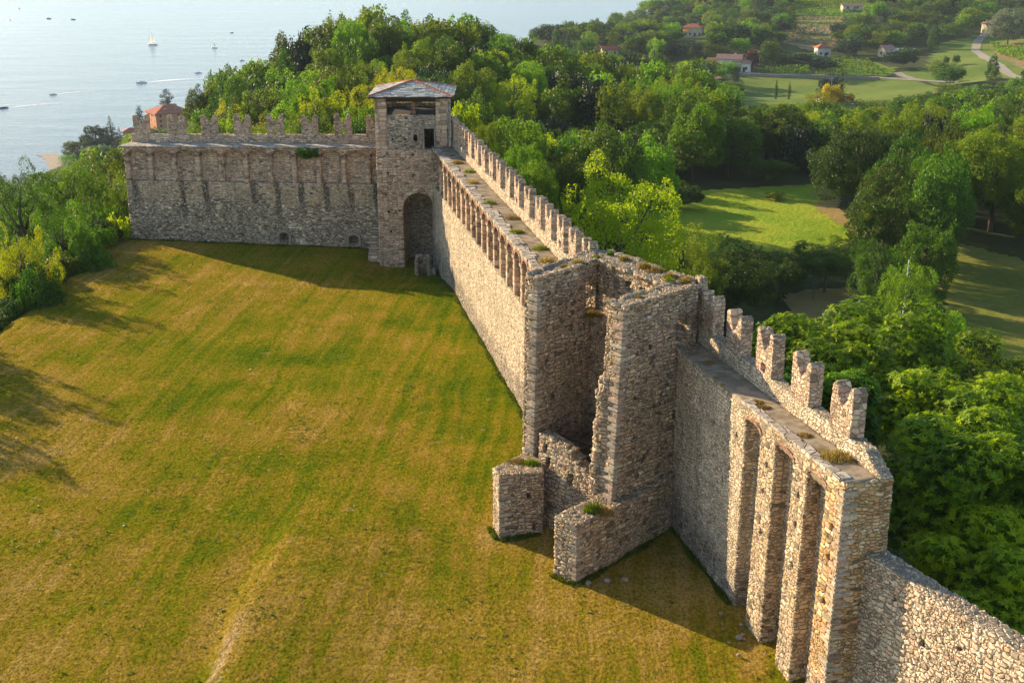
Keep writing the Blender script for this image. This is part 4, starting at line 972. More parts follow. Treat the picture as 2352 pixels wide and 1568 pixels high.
# hedge of bushes along the left lawn edge
hp = [(-40.5, 117.5), (-40.2, 113.5), (-41.0, 109.8), (-40.6, 106.5), (-41.3, 103.0), (-40.9, 99.4), (-41.7, 95.6), (-42.0, 91.5), (-42.6, 87.5), (-43.5, 83.0), (-45.0, 98), (-45.5, 104), (-46, 110), (-46.5, 91), (-50, 100), (-50, 93), (-51, 107), (-49, 86)]
for i, (x, y) in enumerate(hp):
    zg = float(lawn_z(np.array([x]), np.array([y]))[0]); h = rnd.uniform(2.6, 3.8) if i < 10 else rnd.uniform(4, 5.5)
    tree(x, y, h, rnd.uniform(1.9, 2.5) if i < 10 else 3, 'bush', rnd.choice(['oak', 'lime', 'oak']), 'dense green bush in the hedge that borders the left edge of the lawn' if i < 10 else 'leafy bush behind the hedge on the left slope, below the taller trees', group='bushes along the left lawn edge' if i < 10 else 'bushes on the left slope', zg=zg, crown0=-.1, name='bush', cat='bush')
# trees outside the picture at left whose shadows reach the lawn
for x, y, h, r_ in ((-47, 87, 19, 3.6), (-49, 81, 20, 3.8), (-52, 92, 22, 4.0)):
    tree(x, y, h, r_, 'airy', 'oak', 'tall tree on the left slope whose shadow falls across the lawn', group='shadow trees left of the lawn', lod=2)
# ---- chestnuts behind the nearest wall: rosettes of long narrow leaves
def chestnut_crown(N, seed, rad):
    g = np.random.default_rng(seed); L = []
    for i in range(26):
        th = g.uniform(0, 6.283); z = g.uniform(-.55, .8); q = math.sqrt(max(0, 1-z*z))*g.uniform(.5, .75); r = g.uniform(.2, .36); L.append((q*math.cos(th), q*math.sin(th), z*.8, r, r*.85))
    L.append((0, 0, 0, .6, .6)); L = np.array(L)
    N = int(N*.55); w_ = L[:, 3]**2; w_ /= w_.sum(); M_ = N*4
    k = g.choice(len(L), M_, p=w_); d = g.normal(size=(M_, 3)); d[:, 2] += .15; d /= np.linalg.norm(d, axis=1, keepdims=True)
    P = L[k, :3]+d*np.stack([L[k, 3], L[k, 3], L[k, 4]], 1)*g.uniform(.82, 1.03, (M_, 1)); keep = np.ones(M_, bool)
    for c in L: q = (P-c[:3])/np.array([c[3], c[3], c[4]]); keep &= (q*q).sum(1) > .78**2
    P = P[keep][:N]*rad; d = d[keep][:N]; k = k[keep][:N]; n = len(P)
    ax = d+g.normal(size=d.shape)*.35+np.array([0, 0, .4]); ax /= np.linalg.norm(ax, axis=1, keepdims=True)
    t = np.cross(ax, g.normal(size=ax.shape)); t /= np.linalg.norm(t, axis=1, keepdims=True); b = np.cross(ax, t)
    out = []; tn = []; shade = g.uniform(.05, .6, n); base = g.uniform(0, 1, len(L))[k]*.35
    NL = 9
    for j in range(NL):
        a = 6.283*j/NL+g.uniform(-.25, .25, (n, 1)); dr = t*np.cos(a)+b*np.sin(a); ln = g.uniform(.20, .34, (n, 1))
        up = g.uniform(-.1, .75, (n, 1)); dr = dr+ax*up; dr /= np.linalg.norm(dr, axis=1, keepdims=True)
        sd_ = np.cross(dr, ax); sd_ /= np.linalg.norm(sd_, axis=1, keepdims=True)+1e-9; wd = ln*.135
        tip = P+dr*ln-ax*ln*g.uniform(.0, .35, (n, 1)); mid = P+dr*ln*.5+ax*ln*.06
        out.append(np.stack([P, mid-sd_*wd, tip, mid+sd_*wd], 1)); tn.append(np.clip(base+shade+g.uniform(-.15, .35, n), 0, 1))
    Q = np.concatenate(out); T = np.concatenate(tn)
    # inner foliage, tinted dark to stand for the shade between the rosettes
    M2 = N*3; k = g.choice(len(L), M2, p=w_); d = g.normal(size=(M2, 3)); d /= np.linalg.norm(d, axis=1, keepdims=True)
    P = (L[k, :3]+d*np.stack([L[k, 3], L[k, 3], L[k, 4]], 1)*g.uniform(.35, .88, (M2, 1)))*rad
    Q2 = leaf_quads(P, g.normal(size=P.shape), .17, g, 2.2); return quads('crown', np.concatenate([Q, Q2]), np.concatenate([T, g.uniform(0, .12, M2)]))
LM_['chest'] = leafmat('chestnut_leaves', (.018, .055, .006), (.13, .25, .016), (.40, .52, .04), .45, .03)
def chestnut(x, y, ztop, rad, N, label, ch=.8, seed=0):
    zg = H1(x, y); h = ztop-zg; t = empty('chestnut_tree', (x, y, zg), 0, label=label, cat='tree')
    c = link('crown', chestnut_crown(N, seed, rad), LM_['chest'], t); c.location = (0, 0, h-rad*ch*.95); c.scale = (1, 1, ch)
    m = MB(); r = random.Random(seed); m.tube([(0, 0, -.5), (.1, 0, h*.3), (.2, .1, h-rad*ch)], [.38, .3, .18], 8)
    for i in range(14):
        a = r.uniform(0, 6.28); e = Vector((math.cos(a), math.sin(a), r.uniform(-.1, .8)))*rad*.8
        p0 = Vector((.1, 0, h-rad*ch*r.uniform(1.0, 1.6))); m.tube([p0, p0+e*.5+Vector((0, 0, .3)), p0+e], [.12, .08, .02], 5)
    m.build('trunk', M['bark'], t, True); return t
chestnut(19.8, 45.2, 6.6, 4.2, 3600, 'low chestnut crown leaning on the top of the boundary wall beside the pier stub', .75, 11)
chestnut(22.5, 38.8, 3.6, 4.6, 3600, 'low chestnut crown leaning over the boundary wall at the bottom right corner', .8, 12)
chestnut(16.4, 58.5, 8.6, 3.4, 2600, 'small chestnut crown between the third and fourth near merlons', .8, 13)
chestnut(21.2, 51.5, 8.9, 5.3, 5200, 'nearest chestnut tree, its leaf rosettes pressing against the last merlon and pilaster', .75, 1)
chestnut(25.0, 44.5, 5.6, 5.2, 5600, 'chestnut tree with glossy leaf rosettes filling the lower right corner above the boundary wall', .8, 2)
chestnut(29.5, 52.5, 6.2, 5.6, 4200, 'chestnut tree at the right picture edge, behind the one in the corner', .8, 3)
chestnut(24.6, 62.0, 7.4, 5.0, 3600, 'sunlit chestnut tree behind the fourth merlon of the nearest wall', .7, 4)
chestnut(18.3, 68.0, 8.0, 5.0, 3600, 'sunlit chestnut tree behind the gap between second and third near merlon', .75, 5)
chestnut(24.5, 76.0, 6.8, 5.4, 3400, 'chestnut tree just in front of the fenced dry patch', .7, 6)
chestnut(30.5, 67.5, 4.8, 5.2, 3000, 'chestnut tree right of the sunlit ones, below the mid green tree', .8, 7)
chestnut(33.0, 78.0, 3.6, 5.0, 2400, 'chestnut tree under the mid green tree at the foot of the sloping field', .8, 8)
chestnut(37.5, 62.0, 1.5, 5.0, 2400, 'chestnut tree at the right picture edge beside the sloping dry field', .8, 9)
# ------------------------------------------------------------------ meadows, fields, roads
M['meadow'] = groundmat('bright_meadow', [(.3, (.11, .19, .010)), (.46, (.19, .28, .016)), (.56, (.28, .32, .025)), (.7, (.42, .33, .06))], .08, 1.5, .5)
M['pasture'] = groundmat('pale_pasture', [(.3, (.07, .12, .018)), (.46, (.11, .165, .025)), (.58, (.16, .19, .035)), (.72, (.24, .21, .06))], .03, .5, .4)
M['dry'] = groundmat('dry_grass', [(.3, (.16, .15, .035)), (.5, (.27, .20, .07)), (.7, (.36, .25, .11))], .08, 1.5, .2)
M['soil'] = groundmat('terrace_soil', [(.3, (.13, .12, .04)), (.5, (.22, .16, .08)), (.7, (.32, .22, .12))], .06, .4, .3)
M['track'] = plain('gravel_track', (.30, .27, .21), .9, .1, .4, .4)
drape('meadow', P2((1480, 485), (1500, 590), (1640, 620), (1800, 600), (1945, 560), (1950, 510), (1890, 470), (1905, 425), (1760, 432), (1600, 440), (1540, 470)), .8, M['meadow'], .05)
drape('dry_grass', P2((1860, 445), (1900, 425), (1935, 440), (1925, 480), (1960, 520), (1955, 535), (1915, 510), (1870, 480), (1885, 462)), .6, M['dry'], .09)
drape('dry_grass', P2((1800, 682), (1850, 668), (1960, 662), (2010, 690), (2020, 735), (1990, 740), (1820, 735)), .6, M['dry'], .06)
M['shadefield'] = groundmat('sloping_field', [(.3, (.10, .125, .02)), (.5, (.16, .175, .03)), (.7, (.28, .22, .06))], .08, 1.2, .25)
drape('field', P2((2130, 545), (2352, 600), (2450, 640), (2480, 900), (2352, 880), (2230, 860), (2190, 790), (2160, 640)), 1.0, M['shadefield'], .05)
# far side of the valley
drape('pasture', P2((1690, 235), (1700, 182), (1730, 170), (1900, 174), (2110, 182), (2150, 200), (2180, 240), (1990, 262), (1750, 258)), 4, M['pasture'], .1)
drape('pasture', P2((2030, 165), (2100, 165), (2130, 150), (2150, 105), (2200, 90), (2260, 80), (2300, 82), (2360, 90), (2420, 110), (2420, 190), (2300, 180), (2200, 195), (2090, 182)), 4, M['pasture'], .1)
drape('soil', P2((1795, 100), (1830, 38), (1935, 38), (1925, 95), (1900, 112), (1860, 118)), 3, M['soil'], .12)
drape('soil', P2((1680, 150), (1745, 118), (1780, 128), (1740, 150), (1700, 165)), 3, M['dry'], .12)
drape('soil', P2((1395, 160), (1480, 140), (1640, 165), (1660, 185), (1560, 195), (1430, 180)), 3, M['soil'], .12)
drape('soil', P2((2150, 40), (2210, 36), (2215, 75), (2160, 70)), 3, M['soil'], .12)
drape('vineyard_ground', P2((1820, 38), (1822, -5), (2010, -5), (1990, 40)), 3, M['pasture'], .14)
drape('vineyard_ground', P2((1870, 170), (1905, 135), (1990, 138), (2060, 158), (2040, 176)), 3, M['pasture'], .14)
drape('vineyard_ground', P2((1740, 172), (1760, 158), (1860, 158), (1860, 172)), 3, M['pasture'], .14)
drape('vineyard_ground', P2((2270, 100), (2352, 96), (2420, 120), (2420, 165), (2352, 162), (2290, 130)), 3, M['soil'], .14)
ribbon('path', P2((2262, 80), (2245, 98), (2240, 118), (2262, 135), (2300, 158), (2352, 185)), 4.5, M['track'], .25)
ribbon('path', P2((2060, 168), (2075, 178), (2110, 186)), 4, M['track'], .25)
ribbon('road', P2((1655, 178), (1700, 168), (1760, 171), (1900, 176), (2020, 181), (2110, 186), (2200, 190)), 3.4, M['track'], .22)
ribbon('path', P2((1880, 50), (1868, 62), (1880, 74), (1910, 84)), 3, M['track'], .3)

# ------------------------------------------------------------------ wood: individual trees plus the far mass
gsc = np.random.default_rng(5)
def wood_mask(x, y):
    ok = np.ones(x.shape, bool)
    for p in FIELDS: ok &= ~inpoly(x, y, [(q[0], q[1]) for q in p])
    # castle and its surroundings
    ok &= ~((y < 122) & (x > -58) & (x < 60)); ok &= ~((y < 135) & (x > -44) & (x < -2))
    return ok
cand = []
def scatter(x0, x1, y0, y1, sp):
    X, Y = np.meshgrid(np.arange(x0, x1, sp), np.arange(y0, y1, sp)); X = X+gsc.uniform(-.38, .38, X.shape)*sp; Y = Y+gsc.uniform(-.38, .38, X.shape)*sp
    X, Y = X.ravel(), Y.ravel(); Z = HT(X, Y); d = np.array([X, Y, Z+6-CAMH]); w_ = d[1]*_F[1]+d[2]*_F[2]
    w_ = np.where(w_ < 5, 5, w_); U_ = 1176+FPX*X/w_; V_ = 784-FPX*(d[1]*_U[1]+d[2]*_U[2])/w_
    ok = wood_mask(X, Y) & (Z > -98.6) & (U_ > -260) & (U_ < 2620) & (V_ > -260) & (V_ < 1300)
    return np.stack([X[ok], Y[ok], Z[ok], U_[ok], V_[ok]], 1)
C1 = scatter(-140, 200, 60, 330, 7.5); C2 = scatter(-330, 420, 330, 1000, 12.5)
def clear(C, gap):
    out = []
    for c in C:
        if all((c[0]-t[0])**2+(c[1]-t[1])**2 > (t[2]*gap+1.5)**2 for t in TREES if abs(c[1]-t[1]) < 14): out.append(c)
    return np.array(out)
# views that stay open in the photograph: polygon in photo points, distance of the open ground
HD = TR(1592, 84).y-2
OPEN = [([(1515, 495), (1560, 435), (1620, 428), (1890, 423), (1950, 465), (1955, 535), (1830, 560), (1640, 560)], 185),
 ([(1695, 238), (1700, 185), (1740, 168), (1900, 172), (2110, 182), (2125, 200), (1985, 228), (1750, 232)], 480),
 ([(2105, 168), (2145, 105), (2240, 82), (2360, 88), (2360, 168), (2290, 182), (2200, 192)], 540),
 ([(1795, 110), (1828, 0), (2010, 0), (1990, 40), (1940, 48), (1925, 100), (1870, 120)], 690), ([(1870, 172), (1905, 110), (1990, 135), (2060, 150), (2040, 178)], 560),
 ([(1640, 175), (1650, 125), (1730, 130), (1730, 172)], 560), ([(1740, 175), (1760, 152), (1870, 155), (1870, 175)], 560), ([(1562, 88), (1562, 52), (1622, 52), (1622, 88)], HD),
 ([(1800, 705), (1840, 660), (1960, 655), (2015, 690), (1990, 715)], 136), ([(2150, 560), (2360, 600), (2360, 860), (2290, 800), (2200, 640)], 150),
 ([(360, 235), (430, 235), (440, 330), (345, 330)], 700), ([(2262, 45), (2310, 45), (2310, 85), (2262, 85)], 640), ([(1178, 68), (1222, 68), (1222, 94), (1178, 94)], TR(1198, 92).y-2), ([(1940, 8), (1972, 8), (1972, 24), (1940, 24)], 800), ([(2010, 105), (2100, 105), (2100, 140), (2010, 140)], 600), ([(90, 352), (135, 352), (135, 385), (90, 385)], 690), ([(205, 335), (240, 335), (240, 362), (205, 362)], 680)]
def open_ok(C, hh, rr2):
    if not len(C): return C
    bad = np.zeros(len(C), bool)
    for f in (.35, .6, .85, 1.0):
        for sx in (-.6, 0, .6):
            x, y, z = C[:, 0]+sx*rr2, C[:, 1], C[:, 2]+hh*f; w_ = y*_F[1]+(z-CAMH)*_F[2]; w_ = np.where(w_ < 5, 5, w_)
            u = 1176+FPX*x/w_; v = 784-FPX*(y*_U[1]+(z-CAMH)*_U[2])/w_
            for poly, dd in OPEN: bad |= inpoly(u, v, poly) & (y < dd)
    return C[~bad]
C1 = clear(C1, .75)
def maxh(C, hs, rr2):
    out = np.zeros(len(C)); left = np.arange(len(C))
    for h_ in hs:
        if not len(left): break
        key = {tuple(c[:2]) for c in open_ok(C[left], h_, rr2)}; ok = np.array([tuple(c[:2]) in key for c in C[left]], bool)
        out[left[ok]] = h_; left = left[~ok]
    return out
HM = {}
for C_, hs, r2 in ((C1, (17.5, 14, 11, 9, 7, 5), 5.0), (C2, (13, 10, 8, 6, 4.5), 6.0)):
    for c, h_ in zip(C_, maxh(C_, hs, r2)): HM[tuple(c[:2])] = min(h_, 7) if (-14 < c[0] < 27 and 178 < c[1] < 230) else h_
C1 = np.array([c for c in C1 if HM[tuple(c[:2])] > 0]); C2 = np.array([c for c in C2 if HM[tuple(c[:2])] > 0])
KEEP = []     # no trees hiding these:  filled by houses
M['wallw'] = plain('white_render', (.62, .58, .50), .9, .1, .25, .8); M['wallo'] = plain('orange_render', (.62, .27, .12), .9, .1, .2, .5); M['wallc'] = plain('cream_render', (.66, .56, .38), .9, .1, .2, .8)
M['roofr'] = plain('red_tiles', (.42, .13, .07), .85, .1, .5, 1.2); M['roofp'] = plain('weathered_tiles', (.40, .22, .17), .85, .1, .5, 1.2); M['shut'] = plain('dark_shutters', (.035, .04, .04), .5, .3); M['glass'] = plain('window_glass', (.03, .05, .07), .15, .6, .1)
M['metal'] = plain('grey_metal', (.30, .31, .32), .5, .4); M['white'] = plain('white_paint', (.78, .78, .76), .5, .4, .1); M['awn'] = plain('orange_awning', (.75, .28, .08), .8, .1, .1)
def house(p, w_, d_, h_, rz, wall, roof, label, kind='hip', rise=None, nwin=(3, 1), name='house', chimney=True, over=.6, cat='house', sink=2.5, extra=None):
    """w_ along local x, windows on the -y and +-x faces"""
    t = empty(name, (p[0], p[1], p[2]), rz, label=label, cat=cat)
    m = MB(); m.box((0, 0, (h_-sink)/2), (w_, d_, h_+sink)); m.build('wall', M[wall], t)
    rise = rise or d_*.25; m = MB(); a, b = w_/2+over, d_/2+over
    if kind == 'hip':
        r_ = max(.2, a-b); pts = [(-a, -b, h_), (a, -b, h_), (a, b, h_), (-a, b, h_), (-r_, 0, h_+rise), (r_, 0, h_+rise)]
        lo = [(x, y, z-.25) for x, y, z in pts[:4]]; m.add(pts+lo, [(0, 1, 5, 4), (1, 2, 5), (2, 3, 4, 5), (3, 0, 4), (9, 8, 7, 6), (0, 6, 7, 1), (1, 7, 8, 2), (2, 8, 9, 3), (3, 9, 6, 0)])
    else:
        for s_ in (-1, 1):
            q = [(-a, s_*b, h_-.1), (a, s_*b, h_-.1), (a, 0, h_+rise), (-a, 0, h_+rise)]; up = [(x, y, z+.22) for x, y, z in q]
            f = [(0, 1, 2, 3), (7, 6, 5, 4), (0, 4, 5, 1), (1, 5, 6, 2), (2, 6, 7, 3), (3, 7, 4, 0)]; m.add(q+up, f)
        m2 = MB(); m2.add([(-w_/2+.01, -d_/2+.02, h_-.02), (-w_/2+.01, d_/2-.02, h_-.02), (-w_/2+.01, 0, h_+rise-.15), (w_/2-.01, -d_/2+.02, h_-.02), (w_/2-.01, d_/2-.02, h_-.02), (w_/2-.01, 0, h_+rise-.15)], [(0, 2, 1), (3, 4, 5), (0, 3, 5, 2), (1, 2, 5, 4), (0, 1, 4, 3)]); m2.build('gable', M[wall], t)
    rf = m.build('roof', M[roof], t); fix_normals(rf)
    if chimney: m = MB(); m.box((w_*.22, d_*.12, h_+rise*.85), (.8, .8, 1.6)); m.build('chimney', M[wall], rf)
    fl = max(1, int(h_/2.9))
    for f in range(fl):
        z = f*2.9+1.6
        for i in range(nwin[0]):
            x = (i+.5)/nwin[0]*w_-w_/2; m = MB(); m.box((x, -d_/2-.02, z), (1.1, .12, 1.4)); o = m.build('window', M['shut'], t)
        for i in range(nwin[1]):
            y = (i+.5)/nwin[1]*d_-d_/2
            for s_ in (-1, 1): m = MB(); m.box((s_*(w_/2+.02), y, z), (.12, 1.1, 1.4)); m.build('window', M['shut'], t)
    m = MB(); m.box((w_*.12, -d_/2-.03, 1.0), (1.2, .14, 2.2)); m.build('door', M['wood'], t)
    KEEP.append((p[0], p[1], max(w_, d_)*.75)); return t
def gz(u, v, d=None, z=None):
    if d is None: return TR(u, v)
    q = GY(u, v, d); return Vector((q.x, q.y, H1(q.x, q.y)))
vil = house(GZ(392, 310, -95), 22.5, 17, 14.5, .62, 'wallo', 'roofr', 'large four-storey orange villa with red hipped roof and dormers beside the lake', 'hip', 4.2, (4, 3), 'villa', False, 1.1)
for x in (-3.6, 3.0):
    m = MB(); m.box((x, -5.0, 16.2), (1.8, 2.0, 1.2)); d_ = m.build('dormer', M['roofp'], vil); m = MB(); m.box((x, -6.05, 16.2), (1.0, .1, .8)); m.build('window', M['glass'], d_)
m = MB(); m.box((5.0, -9.2, 3.8), (3.6, 1.6, .2)); m.build('balcony', M['white'], vil)
house(GZ(433, 318, -95), 10, 7, 5.5, .62, 'wallo', 'roofp', 'low annex with pinkish roof right of the large orange villa', 'hip', 1.6, (2, 1), 'villa_annex', False)
house(GZ(303, 318, -95), 10, 8, 4.5, .3, 'wallc', 'roofr', 'dark red roofed lakeside house just left of the first merlon', 'hip', 2.0, (2, 1))
house(GZ(224, 362, -94), 9, 7, 4.0, -.2, 'wallw', 'roofp', 'small white lakeside house with flat awning beside the tall conifers', 'gable', 1.8, (2, 1))
m = MB(); m.box((0, 0, 0), (8.5, 4.5, .3)); q = GZ(215, 352, -90); m.build('awning', M['white'], None).location = (q.x, q.y, q.z); bpy.data.objects['awning'].matrix_world; tag(bpy.data.objects['awning'], 'pale flat canopy beside the small white lakeside house', 'canopy')
for x in (-3.8, 3.8):
    m = MB(); m.box((x, 0, -2.5), (.15, .15, 5)); m.build('post', M['metal'], bpy.data.objects['awning'])
house(TR(1592, 84), 12, 9, 5.6, -.25, 'wallc', 'roofr', 'cream hillside house with orange awning and red hipped roof among dark trees', 'hip', 2.2, (4, 2))
m = MB(); m.prism([(-6.2, -6.6), (-2.2, -6.6), (-2.2, -4.4), (-6.2, -4.4)], [3.2, 3.2, 4.4, 4.4], [3.3, 3.3, 4.5, 4.5]); m.build('awning', M['awn'], bpy.data.objects['house.002'] if 'house.002' in bpy.data.objects else None)
house(TR(1675, 160), 11.5, 6, 4.8, -.28, 'wallw', 'roofp', 'long white farmhouse with weathered red gable roof, left wing of the pair', 'gable', 2.0, (4, 1))
house(TR(1705, 165), 8, 5.5, 4.0, -.28, 'wallw', 'roofp', 'lower white wing of the farmhouse with grey gable end, right of the long wing', 'gable', 1.8, (2, 1), chimney=False)
house(TR(1640, 152), 6, 5, 2.6, -.2, 'wallc', 'roofr', 'small red roofed outbuilding at the left end of the white farmhouse', 'gable', 1.3, (1, 1), chimney=False)
house(TR(1888, 130), 7, 6, 4.6, .1, 'wallw', 'roofr', 'white square two-storey house with red pyramid roof below the terraces', 'hip', 1.9, (2, 1), chimney=False, over=.5)
house(TR(2034, 130), 6.5, 5, 3.4, .5, 'wallc', 'roofp', 'small house with a pinkish single roof in the trees left of the grey shed', 'gable', 2.0, (2, 1), chimney=False)
house(TR(2068, 126), 14, 5, 2.0, .05, 'wallc', 'metal', 'long low shed with grey roof among the hillside trees', 'gable', .8, (0, 0), name='shed', chimney=False, cat='shed')
house(TR(2280, 78), 10, 8, 5.4, .35, 'wallc', 'roofp', 'cream house with porch roof at the top of the winding track', 'hip', 2.0, (3, 2), chimney=False)
house(TR(1955, 24), 12, 6, 2.6, .0, 'wallc', 'roofp', 'long low roofed building beside the topmost vineyard', 'gable', 1.5, (2, 1), chimney=False)
house(TR(1198, 92), 14, 10, 4.2, .05, 'wallc', 'roofr', 'red hipped roof house standing alone against the lake', 'hip', 2.6, (3, 1))
house(TR(1400, 130), 8, 6, 3.2, .1, 'wallc', 'roofr', 'small red roof deep among the trees below the lake', 'gable', 1.6, (2, 1), chimney=False)
house(TR(1420, 178), 9, 6, 2.4, .1, 'wallc', 'roofp', 'low shed with faded pink roof in the dry clearing', 'gable', 1.0, (1, 0), name='shed', chimney=False, cat='shed')
hs = house(gz(1906, 240, 428)-Vector((0, 0, 2.2)), 8, 7, 5.0, .35, 'wallw', 'roofp', 'pink roofed white house with antenna half hidden in the valley trees', 'gable', 1.8, (2, 1))
m = MB(); m.tube([(0, 0, 8), (0, 0, 12.5)], [.08, .06], 5); m.box((0, 0, 11.8), (2.4, .1, .1)); m.box((0, 0, 12.3), (1.6, .1, .1)); m.build('antenna', M['metal'], hs)
KEEP.pop()
# vines in rows
def vine_row(a, b, label, group, wd=1.1, ht=1.7):
    a, b = Vector((a[0], a[1])), Vector((b[0], b[1])); L_ = (b-a).length; n = int(L_*9); g = np.random.default_rng(int(L_*100) % 9999)
    t = g.uniform(0, 1, n); d = (b-a)/L_; X = a.x+(b.x-a.x)*t+g.normal(size=n)*wd*.32*d.y; Y = a.y+(b.y-a.y)*t-g.normal(size=n)*wd*.32*d.x
    Z = HT(X, Y)+.35+g.uniform(0, ht, n)
    return link('vine_row', quads('vine_row', leaf_quads(np.stack([X, Y, Z], 1), g.normal(size=(n, 3))+np.array([0, 0, .6]), .55, g), g.uniform(.2, .9, n)), LM_['lime'], label=label, cat='vines', group=group)
def vines(c00, c01, c10, c11, n, label, group):
    A_, B_, C_, D_ = [TR(*c) for c in (c00, c01, c10, c11)]
    for i in range(n):
        f = i/(n-1); o_ = ('lowest ', 'second lowest ', 'third lowest ')[i] if i < 3 else ('uppermost ', 'second uppermost ', 'third uppermost ')[n-1-i] if n-1-i < 3 else ''
        vine_row(A_.lerp(C_, f), B_.lerp(D_, f), o_+label if o_ else label+', between the outer rows', group)
vines((1822, 36), (1960, 36), (1824, 2), (2010, 2), 12, 'bright green row of vines in the topmost hillside vineyard', 'vines of the top vineyard')
vines((1875, 170), (2045, 176), (1905, 138), (1990, 140), 10, 'bright green row of vines below the white square house', 'vines below the square house')
vines((1745, 171), (1860, 172), (1762, 160), (1858, 160), 4, 'row of vines beside the road, right of the farmhouse', 'vines by the road')
vines((1795, 98), (1905, 108), (1828, 46), (1935, 46), 7, 'thin row of vines on the brown terraces', 'vines on the brown terraces')
vines((2300, 128), (2400, 160), (2275, 104), (2400, 112), 7, 'row of vines on the right hillside beside the winding track', 'vines beside the track')
vines((2160, 66), (2212, 70), (2155, 44), (2208, 42), 4, 'row of vines on the small terrace among dark trees', 'vines on the small terrace')
# ---- hand-placed distant trees
FAR = [(380, 205, 800, 66, 'cedar', 'dark', .1, 'dark cedar standing behind the orange villa roof'), (318, 243, 800, 32, 'cedar', 'dark', .1, 'cedar top showing between the horns of the first merlon'),
 (250, 264, 690, 62, 'conifer', 'blue', .0, 'tall pointed dark conifer by the lake, tallest of its group'), (215, 282, 700, 70, 'broad', 'dark', .1, 'round dark tree left of the tall lakeside conifers'), (272, 292, 680, 60, 'conifer', 'blue', .0, 'bluish conifer nearest the left end of the pale wall'), (180, 322, 690, 80, 'broad', 'oak', .1, 'rounded tree by the beach left of the lakeside conifers'), (228, 330, 660, 60, 'broad', 'oak', .1, 'green tree in front of the lakeside conifers'),
 (2325, 18, 660, 110, 'broad', 'silver', .0, 'large silvery grey-green willow at the right edge of the hillside'), (1937, 158, 425, 24, 'conifer', 'dark', .0, 'slender dark cypress above the half hidden pink roof'),
 (1908, 172, 440, 56, 'broad', 'dark', .1, 'dark rounded tree left of the slender cypress'), (1770, 84, 600, 48, 'broad', 'oak', .05, 'round dark green tree right of the farmhouse'), (1730, 108, 600, 30, 'broad', 'red', .05, 'small purple-leafed tree behind the farmhouse'), (1696, 150, 560, 34, 'birch', 'silver', .0, 'pale willow-like tree in front of the farmhouse'),
 (1912, 192, 388, 56, 'broad', 'gold', .0, 'golden yellow tree in the valley in front of the pink roof'), (1880, 205, 380, 60, 'airy', 'yellow', .0, 'bright yellow-green tree touching the left side of the golden one'), (1948, 212, 384, 36, 'airy', 'gold', .0, 'small orange-yellow tree right of the golden one'), (1866, 238, 370, 90, 'broad', 'yellow', .05, 'yellow-green tree left of and below the golden one'),
 (1306, 58, 640, 26, 'conifer', 'dark', .1, 'dark conifer against the lake, tallest in the row behind the hill'), (1522, 26, 700, 12, 'conifer', 'dark', .1, 'tiny lone conifer against the lake left of the wooded hillside'), (1385, 62, 640, 34, 'cedar', 'dark', .2, 'flat topped pine against the lake'),
 (1505, 90, 560, 44, 'poplar', 'lime', .0, 'tall light tree left of the cream hillside house'), (1348, 78, 600, 40, 'broad', 'oak', .1, 'rounded tree in the lakeside row left of the flat topped pine'),
 (1785, 185, 470, 14, 'poplar', 'oak', .1, 'slim young tree standing in the pale pasture, leftmost'), (1815, 190, 465, 14, 'poplar', 'oak', .1, 'slim young tree standing in the pale pasture, rightmost'), (2175, 128, 600, 14, 'broad', 'oak', .1, 'small round tree on the pale slope, left of its twin'), (2198, 126, 600, 18, 'broad', 'oak', .1, 'small round tree on the pale slope, right of its twin')]
for a in FAR: at_px(*a)
for (u, v, y, w_) in ((690, 100, 292, 44), (745, 130, 280, 44), (800, 190, 240, 60), (840, 150, 262, 50), (925, 100, 285, 60), (870, 235, 215, 60), (700, 190, 250, 50)):
    at_px(u, v, y, w_, 'birch', 'birchl', .15, 'thin pale-barked birch with sparse yellowish leaves on the hill behind the watchtower', bark='palebark', group='birches on the hill')
def keepok(C):
    o = []
    for c in C:
        bad = False
        for x, y, r_ in KEEP:
            if (c[0]-x)**2+(c[1]-y)**2 < (r_+4)**2: bad = True; break
            # corridor in front of each house towards the courtyard side
            dx, dy = -x, -y; L_ = math.hypot(dx, dy); t = ((c[0]-x)*dx+(c[1]-y)*dy)/L_
            if 0 < t < 38 and abs((c[0]-x)*dy-(c[1]-y)*dx)/L_ < r_+2: bad = True; break
        if not bad: o.append(c)
    return np.array(o)
C2 = keepok(clear(C2, .7))
ALL = np.concatenate([C1, C2]); 
